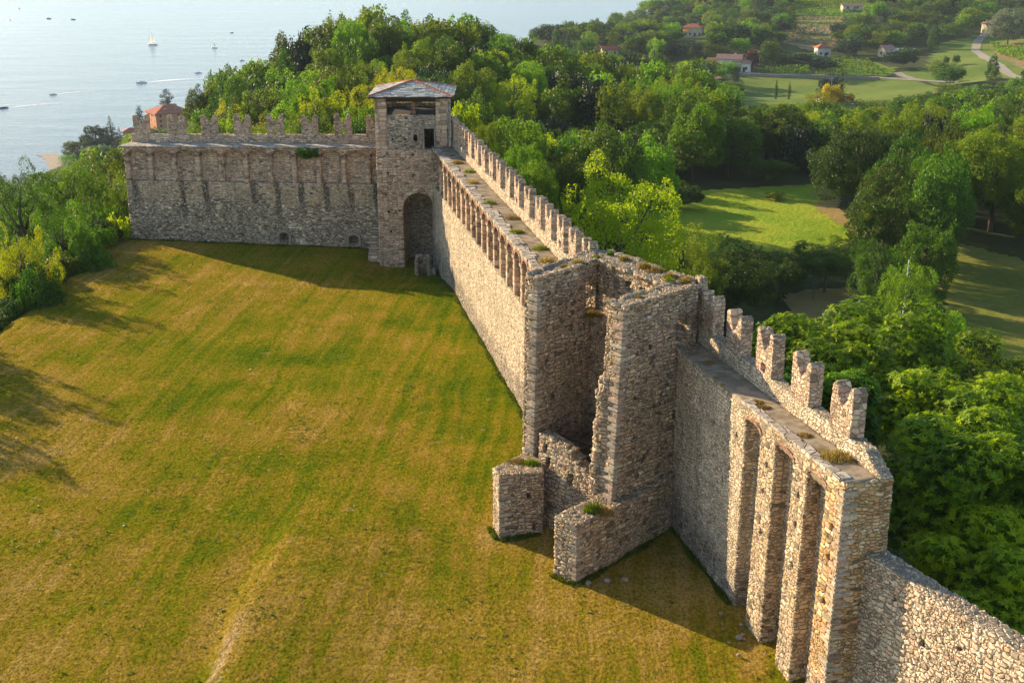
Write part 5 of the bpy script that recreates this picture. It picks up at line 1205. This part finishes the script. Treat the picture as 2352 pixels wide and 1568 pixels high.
# canopy visibility test along the sight line
def visible(c, h):
    x, y, z = c[0], c[1], c[2]+h; n = 40; t = np.linspace(.45, .97, n); X_, Y_ = x*t, y*t; Z_ = CAMH+(z-CAMH)*t
    return not (HT(X_, Y_)+np.where(wood_mask(X_, Y_), 8.5, 0) > Z_).any()
g2 = random.Random(21)
rows = []
for c in ALL:
    far = c[1] > 330; h = g2.uniform(9.5, 16) if not far else g2.uniform(8, 14)
    if c[1] > 620 and c[0] < -60: h *= .8
    h = min(h, HM[tuple(c[:2])])
    rad = min(1, .45+h/16)*g2.uniform(3.7, 5.9) if not far else g2.uniform(5.5, 8)
    sz = rad/math.hypot(c[0], c[1]); inview = -60 < c[3] < 2410 and -80 < c[4] < 1000
    rows.append((c, h, rad, sz if inview and visible(c, h) else sz*.001))
rows.sort(key=lambda r: -r[3])
def pick(c, g):
    x, y = c[0], c[1]; n = math.sin(x*.031+1.3)+math.cos(y*.027+x*.011); q = g.random()
    if y > 330: return g.choice([('broad', 'oak'), ('broad', 'oak'), ('broad', 'dark'), ('airy', 'lime'), ('broad', 'lime'), ('poplar', 'oak')])
    if x < -15 and y > 170 and x > -62 and q < .5: return g.choice([('airy', 'yellow'), ('broad', 'lime'), ('airy', 'birchl')])
    if n > .6: return g.choice([('broad', 'lime'), ('airy', 'lime'), ('broad', 'oak'), ('airy', 'yellow')])
    return g.choice([('broad', 'oak'), ('broad', 'oak'), ('airy', 'lime'), ('broad', 'lime'), ('airy', 'oak')])
def zone(c):
    x, y, u = c[0], c[1], c[3]
    if y > 480: return 'on the far side of the valley' if x > -60 else 'near the lake shore'
    if y > 330: return 'in the valley beyond the hill'
    if u < 300: return 'on the slope left of the pale wall'
    if u < 1110 and y > 120: return 'on the wooded hill behind the watchtower'
    if u < 1900: return 'in the wood behind the arcaded wall and meadow'
    return 'in the wood on the right, behind the chestnuts'
WORD = {'oak': 'dark green', 'dark': 'very dark green', 'lime': 'light green', 'yellow': 'yellow-green', 'birchl': 'olive-yellow'}
KW = {'broad': 'rounded broadleaf', 'airy': 'loose-crowned', 'poplar': 'slender upright'}
ORD = ['first', 'second', 'third', 'fourth', 'fifth', 'sixth', 'seventh', 'eighth']
def place(c, h):
    u, v, _ = proj((c[0], c[1], c[2]+h*.8)); y = c[1]
    if y > 330:
        row = 'far off' if y > 560 else 'in the valley'
        x_ = 'left of the farmhouse' if u < 1600 else 'below the farmhouse and terraces' if u < 1860 else 'near the square house and shed' if u < 2150 else 'beside the winding track'
        return x_+', '+row
    if u < 290: return ('at the left picture edge, ' if u < 130 else 'beside the pale wall end, ')+('high against the lake' if v < 400 else 'below the tree tops')
    if u < 850:
        k = min(7, max(0, int((u-287)/77))); return 'over the %s left merlon, %s' % (ORD[k], 'on the skyline' if v < 110 else 'midway up the hill' if v < 190 else 'just behind the battlements')
    if u < 1110: return 'over the watchtower roof, '+('on the skyline' if v < 70 else 'midway up the hill' if v < 150 else 'just behind the tower')
    col = 'right of the watchtower' if u < 1250 else 'left of the tall pointed tree' if u < 1400 else 'between pointed tree and meadow' if u < 1530 else 'behind the left half of the meadow' if u < 1740 else 'behind the right half of the meadow' if u < 1930 else 'right of the meadow' if u < 2100 else 'above the sloping field' if u < 2260 else 'at the right picture edge'
    return col+', '+('in the back rows' if v < 190 else 'in the middle rows' if v < 290 else 'in the front rows')
IND, STUFF = rows[:255], rows[255:]
for c, h, rad, _ in IND:
    kd, lf = pick(c, g2); zn = zone(c)
    if kd == 'poplar': rad *= 1.1
    sz_ = 'small ' if h < 9.5 else 'tall ' if h > 13.8 else ''
    tree(c[0], c[1], h, rad, kd, lf, '%s%s %s tree %s' % (sz_, WORD[lf], {'broad': 'rounded', 'airy': 'loose', 'poplar': 'slender'}[kd], place(c, h)), group='trees '+place(c, h), zg=c[2], crown0=.0)
# everything beyond: one wood, instanced on points by geometry nodes
protos = bpy.data.collections.new('wood_prototypes')
for i, (kd, lf) in enumerate((('broad', 'oak'), ('broad', 'lime'), ('airy', 'oak'), ('broad', 'dark'), ('airy', 'lime'), ('poplar', 'oak'))):
    src = CRN(kd, 1, i % 3).copy(); co = np.empty(len(src.vertices)*3, 'f'); src.vertices.foreach_get('co', co); co = co.reshape(-1, 3)
    co[:, 2] = co[:, 2]*.88+1.0; src.vertices.foreach_set('co', co.ravel()); src.materials.clear(); src.materials.append(LM_[lf])
    o = bpy.data.objects.new('tree_prototype', src); protos.objects.link(o)
me = bpy.data.meshes.new('far_wood'); n = len(STUFF); me.vertices.add(n)
me.vertices.foreach_set('co', np.array([(c[0], c[1], c[2]) for c, *_ in STUFF], 'f').ravel())
a = me.attributes.new('sc', 'FLOAT_VECTOR', 'POINT'); a.data.foreach_set('vector', np.array([(r_, r_, h/2) for _, h, r_, _ in STUFF], 'f').ravel())
a = me.attributes.new('rz', 'FLOAT', 'POINT'); a.data.foreach_set('value', np.array([g2.uniform(0, 6.28) for _ in STUFF], 'f'))
fw = link('far_wood', me, None, label='dense mass of distant green trees covering the hill and valley sides', cat='wood', kind='stuff')
ng = bpy.data.node_groups.new('wood', 'GeometryNodeTree'); ng.interface.new_socket('Geometry', in_out='INPUT', socket_type='NodeSocketGeometry'); ng.interface.new_socket('Geometry', in_out='OUTPUT', socket_type='NodeSocketGeometry')
gi = ng.nodes.new('NodeGroupInput'); go = ng.nodes.new('NodeGroupOutput'); ip = ng.nodes.new('GeometryNodeInstanceOnPoints'); ci = ng.nodes.new('GeometryNodeCollectionInfo')
ci.inputs['Collection'].default_value = protos; ci.inputs['Separate Children'].default_value = True; ci.inputs['Reset Children'].default_value = True; ip.inputs['Pick Instance'].default_value = True
na = ng.nodes.new('GeometryNodeInputNamedAttribute'); na.data_type = 'FLOAT_VECTOR'; na.inputs['Name'].default_value = 'sc'
nr = ng.nodes.new('GeometryNodeInputNamedAttribute'); nr.data_type = 'FLOAT'; nr.inputs['Name'].default_value = 'rz'; cx_ = ng.nodes.new('ShaderNodeCombineXYZ')
mp = ng.nodes.new('GeometryNodeMeshToPoints'); L_ = ng.links.new
ri = ng.nodes.new('FunctionNodeRandomValue'); ri.data_type = 'INT'; ri.inputs[4].default_value = 0; ri.inputs[5].default_value = 5
L_(gi.outputs[0], mp.inputs[0]); L_(mp.outputs[0], ip.inputs['Points']); L_(ci.outputs[0], ip.inputs['Instance']); L_(nr.outputs['Attribute'], cx_.inputs[2]); L_(cx_.outputs[0], ip.inputs['Rotation']); L_(na.outputs['Attribute'], ip.inputs['Scale'])
L_(ri.outputs[2], ip.inputs['Instance Index']); L_(ip.outputs[0], go.inputs[0])
fw.modifiers.new('wood', 'NODES').node_group = ng


# ------------------------------------------------------------------ boats
M['hull'] = plain('white_gelcoat', (.80, .80, .78), .3, .5, .05); M['navy'] = plain('navy_hull', (.05, .07, .12), .3, .5, .05); _s = NT('sailcloth'); _a = _s.n('ShaderNodeBsdfDiffuse'); _a.inputs[0].default_value = (.88, .87, .82, 1); _b = _s.n('ShaderNodeBsdfTranslucent'); _b.inputs[0].default_value = (.95, .93, .86, 1); _m = _s.n('ShaderNodeMixShader'); _m.inputs[0].default_value = .6; _s.t.links.new(_a.outputs[0], _m.inputs[1]); _s.t.links.new(_b.outputs[0], _m.inputs[2]); _s.t.links.new(_m.outputs[0], _s.out.inputs[0]); M['sail'] = _s.m; M['deck'] = plain('teak_deck', (.35, .25, .16), .7, .2)
def hull(L, B, Hh, mb):
    n = 7; V = []; 
    for i in range(n):
        f = i/(n-1); x = -L/2+L*f; w_ = B/2*math.sin(math.pi*(.22+.78*(1-f)))**.6 if f > .3 else B/2*(.86+.14*f/.3)
        if f == 1: w_ = .02
        V += [(x+.12*Hh*f*f, -w_, Hh*(1+.25*f*f)), (x, -w_*.55, -.25), (x, w_*.55, -.25), (x+.12*Hh*f*f, w_, Hh*(1+.25*f*f))]
    F_ = [(0, 1, 2, 3)]
    for i in range(n-1):
        a, b = i*4, (i+1)*4; F_ += [(a, b, b+1, a+1), (a+1, b+1, b+2, a+2), (a+2, b+2, b+3, a+3), (a+3, b+3, b, a)]
    F_.append(((n-1)*4+3, (n-1)*4+2, (n-1)*4+1, (n-1)*4)); mb.add(V, F_)
def boat(u, v, L, head, label, sails=None, cab=True, mat='hull', group=None):
    q = GZ(u, v, -100); t = empty('sailboat' if sails is not None else 'motorboat', (q.x, q.y, -99.95), head, label=label, cat='boat', group=group)
    B = L*.32; Hh = L*.13; m = MB(); hull(L, B, Hh, m); o = m.build('hull', M[mat], t); fix_normals(o)
    m = MB(); m.box((-L*.03, 0, Hh+.02), (L*.62, B*.7, .06)); m.build('deck', M['deck'], t)
    if cab:
        m = MB(); m.taper([(-L*.12, -B*.3), (L*.2, -B*.26), (L*.2, B*.26), (-L*.12, B*.3)], [(-L*.12, -B*.26), (L*.06, -B*.2), (L*.06, B*.2), (-L*.12, B*.26)], Hh, Hh+L*.1); m.build('cabin', M['hull'], t)
        m = MB(); m.taper([(L*.10, -B*.25), (L*.205, -B*.22), (L*.205, B*.22), (L*.10, B*.25)], [(L*.06, -B*.2), (L*.09, -B*.18), (L*.09, B*.18), (L*.06, B*.2)], Hh+.05, Hh+L*.105); m.build('windshield', M['glass'], t)
    if sails is not None:
        mh = L*1.25; m = MB(); m.tube([(L*.05, 0, Hh), (L*.05, 0, Hh+mh)], [.09, .05], 6); m.build('mast', M['metal'], t)
        m = MB(); m.tube([(L*.05, 0, Hh+1.1), (-L*.36, .15, Hh+1.1)], [.06, .05], 5); m.build('boom', M['metal'], t)
        if sails > 0:
            m = MB(); c = .25; m.add([(L*.03, 0, Hh+1.2), (-L*.35, .2, Hh+1.25), (-L*.12, c+.2, Hh+mh*.5), (L*.04, .02, Hh+mh*.97), (L*.03, .04, Hh+1.2), (-L*.35, .24, Hh+1.25), (-L*.12, c+.24, Hh+mh*.5), (L*.04, .06, Hh+mh*.97)], [(0, 1, 2), (0, 2, 3), (6, 5, 4), (7, 6, 4), (0, 4, 5, 1), (1, 5, 6, 2), (2, 6, 7, 3), (3, 7, 4, 0)]); m.build('mainsail', M['sail'], t)
        if sails > 1:
            m = MB(); m.add([(L*.47, 0, Hh+.4), (L*.07, .5, Hh+.7), (L*.2, .6, Hh+mh*.4), (L*.06, .02, Hh+mh*.92), (L*.47, .04, Hh+.4), (L*.07, .54, Hh+.7), (L*.2, .64, Hh+mh*.4), (L*.06, .06, Hh+mh*.92)], [(0, 2, 1), (1, 2, 3), (0, 3, 2), (4, 5, 6), (5, 7, 6), (4, 6, 7)]); m.build('jib', M['sail'], t)
    return t
s = NT('foam'); P = s.pos(); nz = s.noise(P, .35, 5, .7); b = s.n('ShaderNodeBsdfDiffuse'); b.inputs[0].default_value = (.85, .88, .9, 1); tr = s.n('ShaderNodeBsdfTransparent'); mx = s.n('ShaderNodeMixShader')
at = s.n('ShaderNodeAttribute', attribute_name='tint'); s.set(mx.inputs[0], s.step(s.math('ADD', nz, at.outputs['Fac']), .62, .95)); s.t.links.new(tr.outputs[0], mx.inputs[1]); s.t.links.new(b.outputs[0], mx.inputs[2]); s.t.links.new(mx.outputs[0], s.out.inputs[0]); M['foam'] = s.m
def wake(u0, v0, u1, v1, w0, w1, label):
    a, b = GZ(u0, v0, -100), GZ(u1, v1, -100); d = (b-a); n = 40; V = []; F_ = []; T = []; nn = Vector((-d.y, d.x, 0)).normalized()
    for i in range(n+1):
        f = i/n; p = a+d*f+nn*math.sin(f*5)*w1*.4; w_ = w0+(w1-w0)*f
        for j in range(5):
            q = p+nn*w_*(j/4-.5)*2; V.append((q.x, q.y, -99.9)); T.append((.72-.62*f)+(.12 if j in (0, 4) else -.05)*(1 if f > .15 else 0))
    for i in range(n):
        for j in range(4): F_.append((i*5+j, (i+1)*5+j, (i+1)*5+j+1, i*5+j+1))
    me = bpy.data.meshes.new('wake'); me.from_pydata(V, [], F_); at_ = me.attributes.new('tint', 'FLOAT', 'POINT'); at_.data.foreach_set('value', T)
    link('wake', me, M['foam'], label=label, cat='wake', kind='stuff')
def hd(u0, v0, u1, v1): a, b = GZ(u0, v0, -100), GZ(u1, v1, -100); return math.atan2(b.y-a.y, b.x-a.x)
boat(351, 104, 10.5, math.pi-.15, 'largest white sailboat with two raised sails on the lake', 2, False)
boat(492, 111, 8.0, math.pi-.6, 'smaller sailboat with a single narrow white sail', 1, False)
boat(522, 153, 7.5, 2.6, 'sailboat with bare mast and no sails near the wooded shore', 0, True)
boat(325, 191, 8.6, hd(345, 190, 325, 191), 'largest motorboat, white, with a long foaming wake below the big sailboat')
boat(122, 218, 5.6, hd(140, 217, 122, 218), 'small motorboat with short wake, second from the left edge')
boat(8, 249, 6.6, hd(30, 247, 8, 249), 'dark hulled motorboat at the left edge of the lake', None, True, 'navy')
boat(455, 168.5, 6.0, hd(470, 167, 455, 168), 'motorboat with a faint wake, upper of the two near the wooded shore')
boat(484, 177, 5.6, hd(500, 175, 484, 177), 'motorboat with a foaming wake, lower of the two near the wooded shore')
boat(556, 140, 5.6, hd(575, 138, 556, 140), 'motorboat whose wake ends behind the wooded hill')
boat(533, 76, 5.5, 1.2, 'tiny dark boat alone above the small sailboats', None, False, 'navy')
for u, v, nm in ((112, 44, 'left'), (168, 46, 'right')): boat(u, v, 7.5, 2.8, 'tiny distant boat on the upper lake, %s of a pair' % nm, None, True, 'navy')
boat(43, 21, 7, 2.2, 'faint boat nearest the far shore in the top left corner', None, True, 'navy'); boat(22, 47, 7, 2.2, 'faint pale boat at the left edge of the upper lake')
wake(331, 191, 480, 178, .9, 6.0, 'bright foam wake behind the largest motorboat'); wake(345, 188, 440, 179.5, .4, 1.2, 'thin second foam line beside the long wake')
wake(127, 218, 215, 208.5, .8, 2.6, 'foam wake of the small motorboat second from left'); wake(14, 249, 150, 235, 1.0, 3.2, 'foam wake of the dark motorboat at the left edge')
wake(459, 168, 485, 166.5, .5, 1.2, 'short faint wake of the upper motorboat'); wake(489, 176.5, 545, 169, .8, 2.6, 'wake of the lower motorboat near the wooded shore'); wake(560, 140, 640, 133, .8, 2.4, 'wake running behind the wooded hill')
# beach
q = [(84, 357), (96, 354), (110, 353), (124, 352), (136, 356), (150, 372), (140, 392), (122, 394), (112, 386), (106, 376), (103, 366), (96, 360)]
M['sand'] = plain('beach_sand', (.36, .30, .23), .9, .1, .3, .3)
pts = [GZ(u, v, -100) for u, v in q]; m = MB(); m.prism([(p.x, p.y) for p in pts], -101, -99.85); m.build('beach', M['sand'], kind='structure')

# ------------------------------------------------------------------ grass: lawn blades, weeds, tufts on walls
LM_['straw'] = leafmat('dry_straw', (.14, .11, .04), (.25, .19, .075), (.36, .28, .12), .3, .02); LM_['weed'] = leafmat('weed_leaves', (.06, .11, .01), (.11, .17, .014), (.18, .22, .02), .45, .02)
def blades(P, ht, wd, g, lean=.45):
    n = len(P); a = g.uniform(0, 6.283, n); dx = np.stack([np.cos(a), np.sin(a), np.zeros(n)], 1)*(wd*g.uniform(.5, 1.2, n))[:, None]*.5
    up = np.stack([g.normal(size=n)*lean, g.normal(size=n)*lean, np.ones(n)], 1)*(ht*g.uniform(.5, 1.25, n))[:, None]
    return np.stack([P-dx, P+dx, P+dx*.35+up, P-dx*.2+up*.9], 1)
gg = np.random.default_rng(9)
def lawn_blades(n, y0, y1, ht, wd):
    Y = gg.uniform(y0, y1, n); xr_ = np.interp(Y, [a for a, _ in LB], [b for _, b in LB])-.6; lo_ = -np.minimum(40, Y*.52); X = lo_+(xr_-lo_)*gg.uniform(0, 1, n)
    P_ = np.stack([X, Y, lawn_z(X, Y)-.01], 1); return blades(P_, np.full(len(P_), ht), np.full(len(P_), wd), gg)
Q = np.concatenate([lawn_blades(45000, 41, 58, .035, .06), lawn_blades(15000, 58, 75, .04, .09)])
link('lawn_blades', quads('lawn_blades', Q, gg.uniform(0, 1, len(Q))), M['lawn'], label='short mown grass of the courtyard', cat='grass', kind='stuff')
# broad leafed weeds in patches
n = 5000; X = gg.uniform(-40, 12, n); Y = gg.uniform(42, 110, n); f = np.sin(X*.55+2)*np.sin(Y*.31+X*.12)+.6*np.sin(X*1.9)*np.sin(Y*1.3)+gg.normal(size=n)*.5
k = (f > .55) & (X < np.interp(Y, [a for a, _ in LB], [b for _, b in LB])-.8); X, Y = X[k], Y[k]; rep = 4
X = np.repeat(X, rep)+gg.normal(size=len(X)*rep)*.10; Y = np.repeat(Y, rep)+gg.normal(size=len(Y)*rep)*.10
P_ = np.stack([X, Y, lawn_z(X, Y)+.05], 1); Q = leaf_quads(P_, gg.normal(size=P_.shape)*.5+np.array([0, 0, 1]), .085, gg, 1.3)
link('lawn_weeds', quads('lawn_weeds', Q, gg.uniform(0, 1, len(Q))), LM_['weed'], label='small green weeds scattered in the mown grass', cat='weeds', kind='stuff')
# taller growth along the foot of the walls
Q = []; 
def foot(a, b, n, wd=.32, ht=.17):
    t = gg.uniform(0, 1, n)**1; a, b = np.array(a), np.array(b); d = (b-a)/np.linalg.norm(b-a); nn = np.array([-d[1], d[0]]); c = np.sin(t*np.linalg.norm(b-a)*1.7)*.5+.5
    xy = a+(b-a)*t[:, None]+nn*(gg.uniform(-.05, 1, n)*wd*(.4+.6*c))[:, None]; P_ = np.stack([xy[:, 0], xy[:, 1], lawn_z(xy[:, 0], xy[:, 1])], 1); Q.append(blades(P_, ht*(.3+.7*c), np.full(n, .12), gg, .35))
foot(FM.p(44, .12), FM.p(1, .12), 3500); foot(FR.p(8, .02), FR.p(0, .02), 900); foot(FP.p(0, .0), FP.p(7, 0), 900, -.4); foot((-.62, 55.9), (1.5, 56.7), 400, -.4); foot(FL.p(0, 0), FL.p(26, 0), 2500, -.6)
foot((-1.1, 57.2), (-.65, 55.95), 150, -.3); foot((1.95, 52.35), (3.07, 51.4), 200, -.3)
LM_['foot'] = leafmat('wall_foot_leaves', (.05, .07, .010), (.09, .12, .015), (.22, .17, .04), .3)
Q = np.concatenate(Q); link('wall_foot_grass', quads('wall_foot_grass', Q, gg.uniform(0, 1, len(Q))), LM_['foot'], label='ragged grass growing along the foot of the walls', cat='grass', kind='stuff')
def tuft(x, y, z, r_, h, mat, label, n=None, group=None):
    n = n or int(260*r_*4); rr_ = r_*np.sqrt(gg.uniform(0, 1, n)); a = gg.uniform(0, 6.283, n); P_ = np.stack([x+rr_*np.cos(a)*1.2, y+rr_*np.sin(a), np.full(n, z)], 1)
    B_ = blades(P_, h*(1.15-rr_/r_*.7), np.full(n, .05), gg, .3)
    link('grass_tuft', quads('grass_tuft', B_, gg.uniform(0, 1, n)), LM_[mat], label=label, cat='grass tuft', group=group)
tuft(3.95, 53.1, 3.0, .42, .55, 'weed', 'dense green grass tuft on top of the nearest buttress of the ruin'); tuft(4.45, 52.95, 2.95, .4, .45, 'straw', 'straw-coloured grass beside the green tuft on the nearest buttress')
tuft(.25, 58.2, 3.15, .55, .32, 'straw', 'dry grass on top of the left buttress of the ruin'); tuft(1.0, 58.0, 3.2, .4, .38, 'weed', 'greenish grass on the left buttress, against the ruin wall')
tuft(4.35, 62.7, 9.9, .5, .3, 'straw', 'sunlit dry grass on the ledge below the ruin doorway')
for i, (x, y, z, r_, h, mt) in enumerate([(4.5, 64.0, 12.8, .35, .25, 'weed'), (5.2, 64.3, 12.8, .3, .35, 'weed'), (3.6, 62.8, 12.8, .3, .2, 'straw'), (2.6, 61.9, 12.8, .3, .15, 'straw'), (6.0, 63.2, 12.8, .4, .3, 'straw'), (6.9, 62.0, 12.75, .45, .5, 'straw'), (7.5, 61.2, 12.75, .5, .35, 'straw'), (8.2, 60.2, 12.75, .5, .3, 'straw'), (8.9, 59.6, 12.7, .4, .3, 'straw'), (8.0, 59.0, 12.8, .25, .4, 'weed'), (8.8, 58.9, 12.8, .35, .25, 'straw'), (6.1, 56.4, 12.8, .2, .15, 'straw')]):
    tuft(x+gg.uniform(-.2, .2), y+gg.uniform(-.2, .2), z, r_*gg.uniform(.5, 1.0), h*gg.uniform(.6, 1.2), mt, 'small wild grass tuft on the broken top of the ruined tower', group='grass tufts on top of the ruined tower')
for a, t in ((7.9, -.5), (8.6, -.55), (12.1, -.75)):
    x, y = FR.p(a, t); tuft(x, y, zw(a)+.03, .3, .12, 'straw', 'low patch of dry grass on the walkway of the nearest wall', group='dry patches on the nearest walkway')
x, y = FR.p(14.6, -.9); tuft(x, y, zw(14.6)+.02, .6, .3, 'straw', 'big clump of dead brown grass on the near end of the walkway', 500)
for a, t, mt in ((8, -.9, 'straw'), (12, -1.3, 'weed'), (16.5, -.7, 'straw'), (24, -.6, 'weed'), (29, -1.3, 'straw'), (33, -.7, 'weed'), (37.5, -1.3, 'weed'), (40.5, -1.0, 'straw'), (43, -.8, 'straw'), (46, -.9, 'weed')):
    x, y = FM.p(a, t); tuft(x, y, 10.46, .45, .3, mt, 'wild grass patch on the walkway of the arcaded wall', n=int(gg.integers(150, 420)), group='grass patches on the arcaded walkway')
# bush growing out of the left wall
x, y = FL.p(18.9, .1); t = tree(x, y, 1.4, 1.25, 'bush', 'lime', 'green shrub growing out of the walkway edge of the left curtain wall', zg=8.5, crown0=-.2, name='shrub', cat='shrub', lod=2)
# fallen stones
for i in range(18):
    fr_, a = rnd.choice([(FR, rnd.uniform(8.4, 14)), (FP, rnd.uniform(.2, 4)), (FM, rnd.uniform(42, 46))]); x, y = fr_.p(a, abs(rnd.gauss(.25, .9))+.15); r_ = rnd.choice([.06, .08, .1, .17])
    if proj((x, y, 0))[0] > 2360: continue
    bm = bmesh.new(); bmesh.ops.create_icosphere(bm, subdivisions=2, radius=r_)
    for v_ in bm.verts: v_.co *= rnd.uniform(.8, 1.15); v_.co.z *= .7
    me = bpy.data.meshes.new('fallen_stone'); bm.to_mesh(me); bm.free()
    o = link('fallen_stone', me, M['plaster'], label='small fallen stone lying in the grass at the foot of the near walls', cat='stone', group='fallen stones at the foot of the near walls'); o.location = (x, y, r_*.3)
# pale pole and fence by the dry patch
q = gz(2083, 640, 121); ph_ = GY(2083, 597, 121).z-q.z; m = MB(); m.tube([(0, 0, 0), (0, 0, ph_)], [.09, .06], 8); o = m.build('pole', M['white'], label='slim pale pole rising out of the tree right of the fenced patch', cat='pole'); o.location = q
fp = P2((1868, 690), (1866, 655), (1900, 648), (1950, 648), (1995, 662)); fe = empty('wire_fence', (0, 0, 0), label='thin green wire mesh fence around the dry patch', cat='fence')
M['mesh'] = plain('green_wire', (.04, .12, .07), .5, .3)
for i in range(len(fp)-1):
    a, b = fp[i], fp[i+1]; n = max(2, int((b-a).length/2.5))
    for j in range(n):
        p = a.lerp(b, j/n); m = MB(); m.tube([(p.x, p.y, p.z-.2), (p.x, p.y, p.z+2.0)], [.05, .05], 6); m.build('post', M['mesh'], fe)
    m = MB()
    for k in range(9):
        z = .1+k*.23; m.tube([(a.x, a.y, a.z+z), (b.x, b.y, b.z+z)], [.012, .012], 3)
    m.build('wire_mesh', M['mesh'], fe)
# lamp posts and poles by the far road
for u, v in ((1655, 180), (2170, 188), (1968, 178), (2255, 84)):
    q = TR(u, v); m = MB(); m.tube([(0, 0, 0), (0, 0, 8)], [.12, .08], 6); m.box((0, -.4, 7.9), (.25, 1.0, .12)); o = m.build('lamp_post', M['metal'], label='thin pole beside the valley road', cat='lamp post', group='poles beside the valley road'); o.location = q
# stone wall along the valley road
a_ = P2((1700, 176), (1800, 180), (1960, 182), (2020, 186)); m = MB()
for p, q in zip(a_[:-1], a_[1:]):
    d = (q-p); n = Vector((-d.y, d.x, 0)).normalized()*.3; m.add([p-n+Vector((0, 0, -1)), q-n+Vector((0, 0, -1)), q+n+Vector((0, 0, -1)), p+n+Vector((0, 0, -1)), p-n+Vector((0, 0, 1.3)), q-n+Vector((0, 0, 1.3)), q+n+Vector((0, 0, 1.3)), p+n+Vector((0, 0, 1.3))], [(3, 2, 1, 0), (4, 5, 6, 7), (0, 1, 5, 4), (1, 2, 6, 5), (2, 3, 7, 6), (3, 0, 4, 7)])
m.build('roadside_wall', M['plaster'], label='long low stone wall between the valley road and the pale pasture', cat='stone wall')
# ------------------------------------------------------------------ air
s = NT('haze_air'); v = s.n('ShaderNodeVolumePrincipled'); v.inputs['Color'].default_value = (.72, .87, 1, 1); v.inputs['Density'].default_value = .00007; v.inputs['Anisotropy'].default_value = 0
s.t.links.new(v.outputs[0], s.out.inputs['Volume'])
m = MB(); m.prism([(-4600, -1000), (4600, -1000), (4600, 4900), (-4600, 4900)], -110, 90); hz = m.build('haze', s.m, kind='stuff', label='thin pale haze filling the air over the lake and hills')
tag(hz, cat='haze')
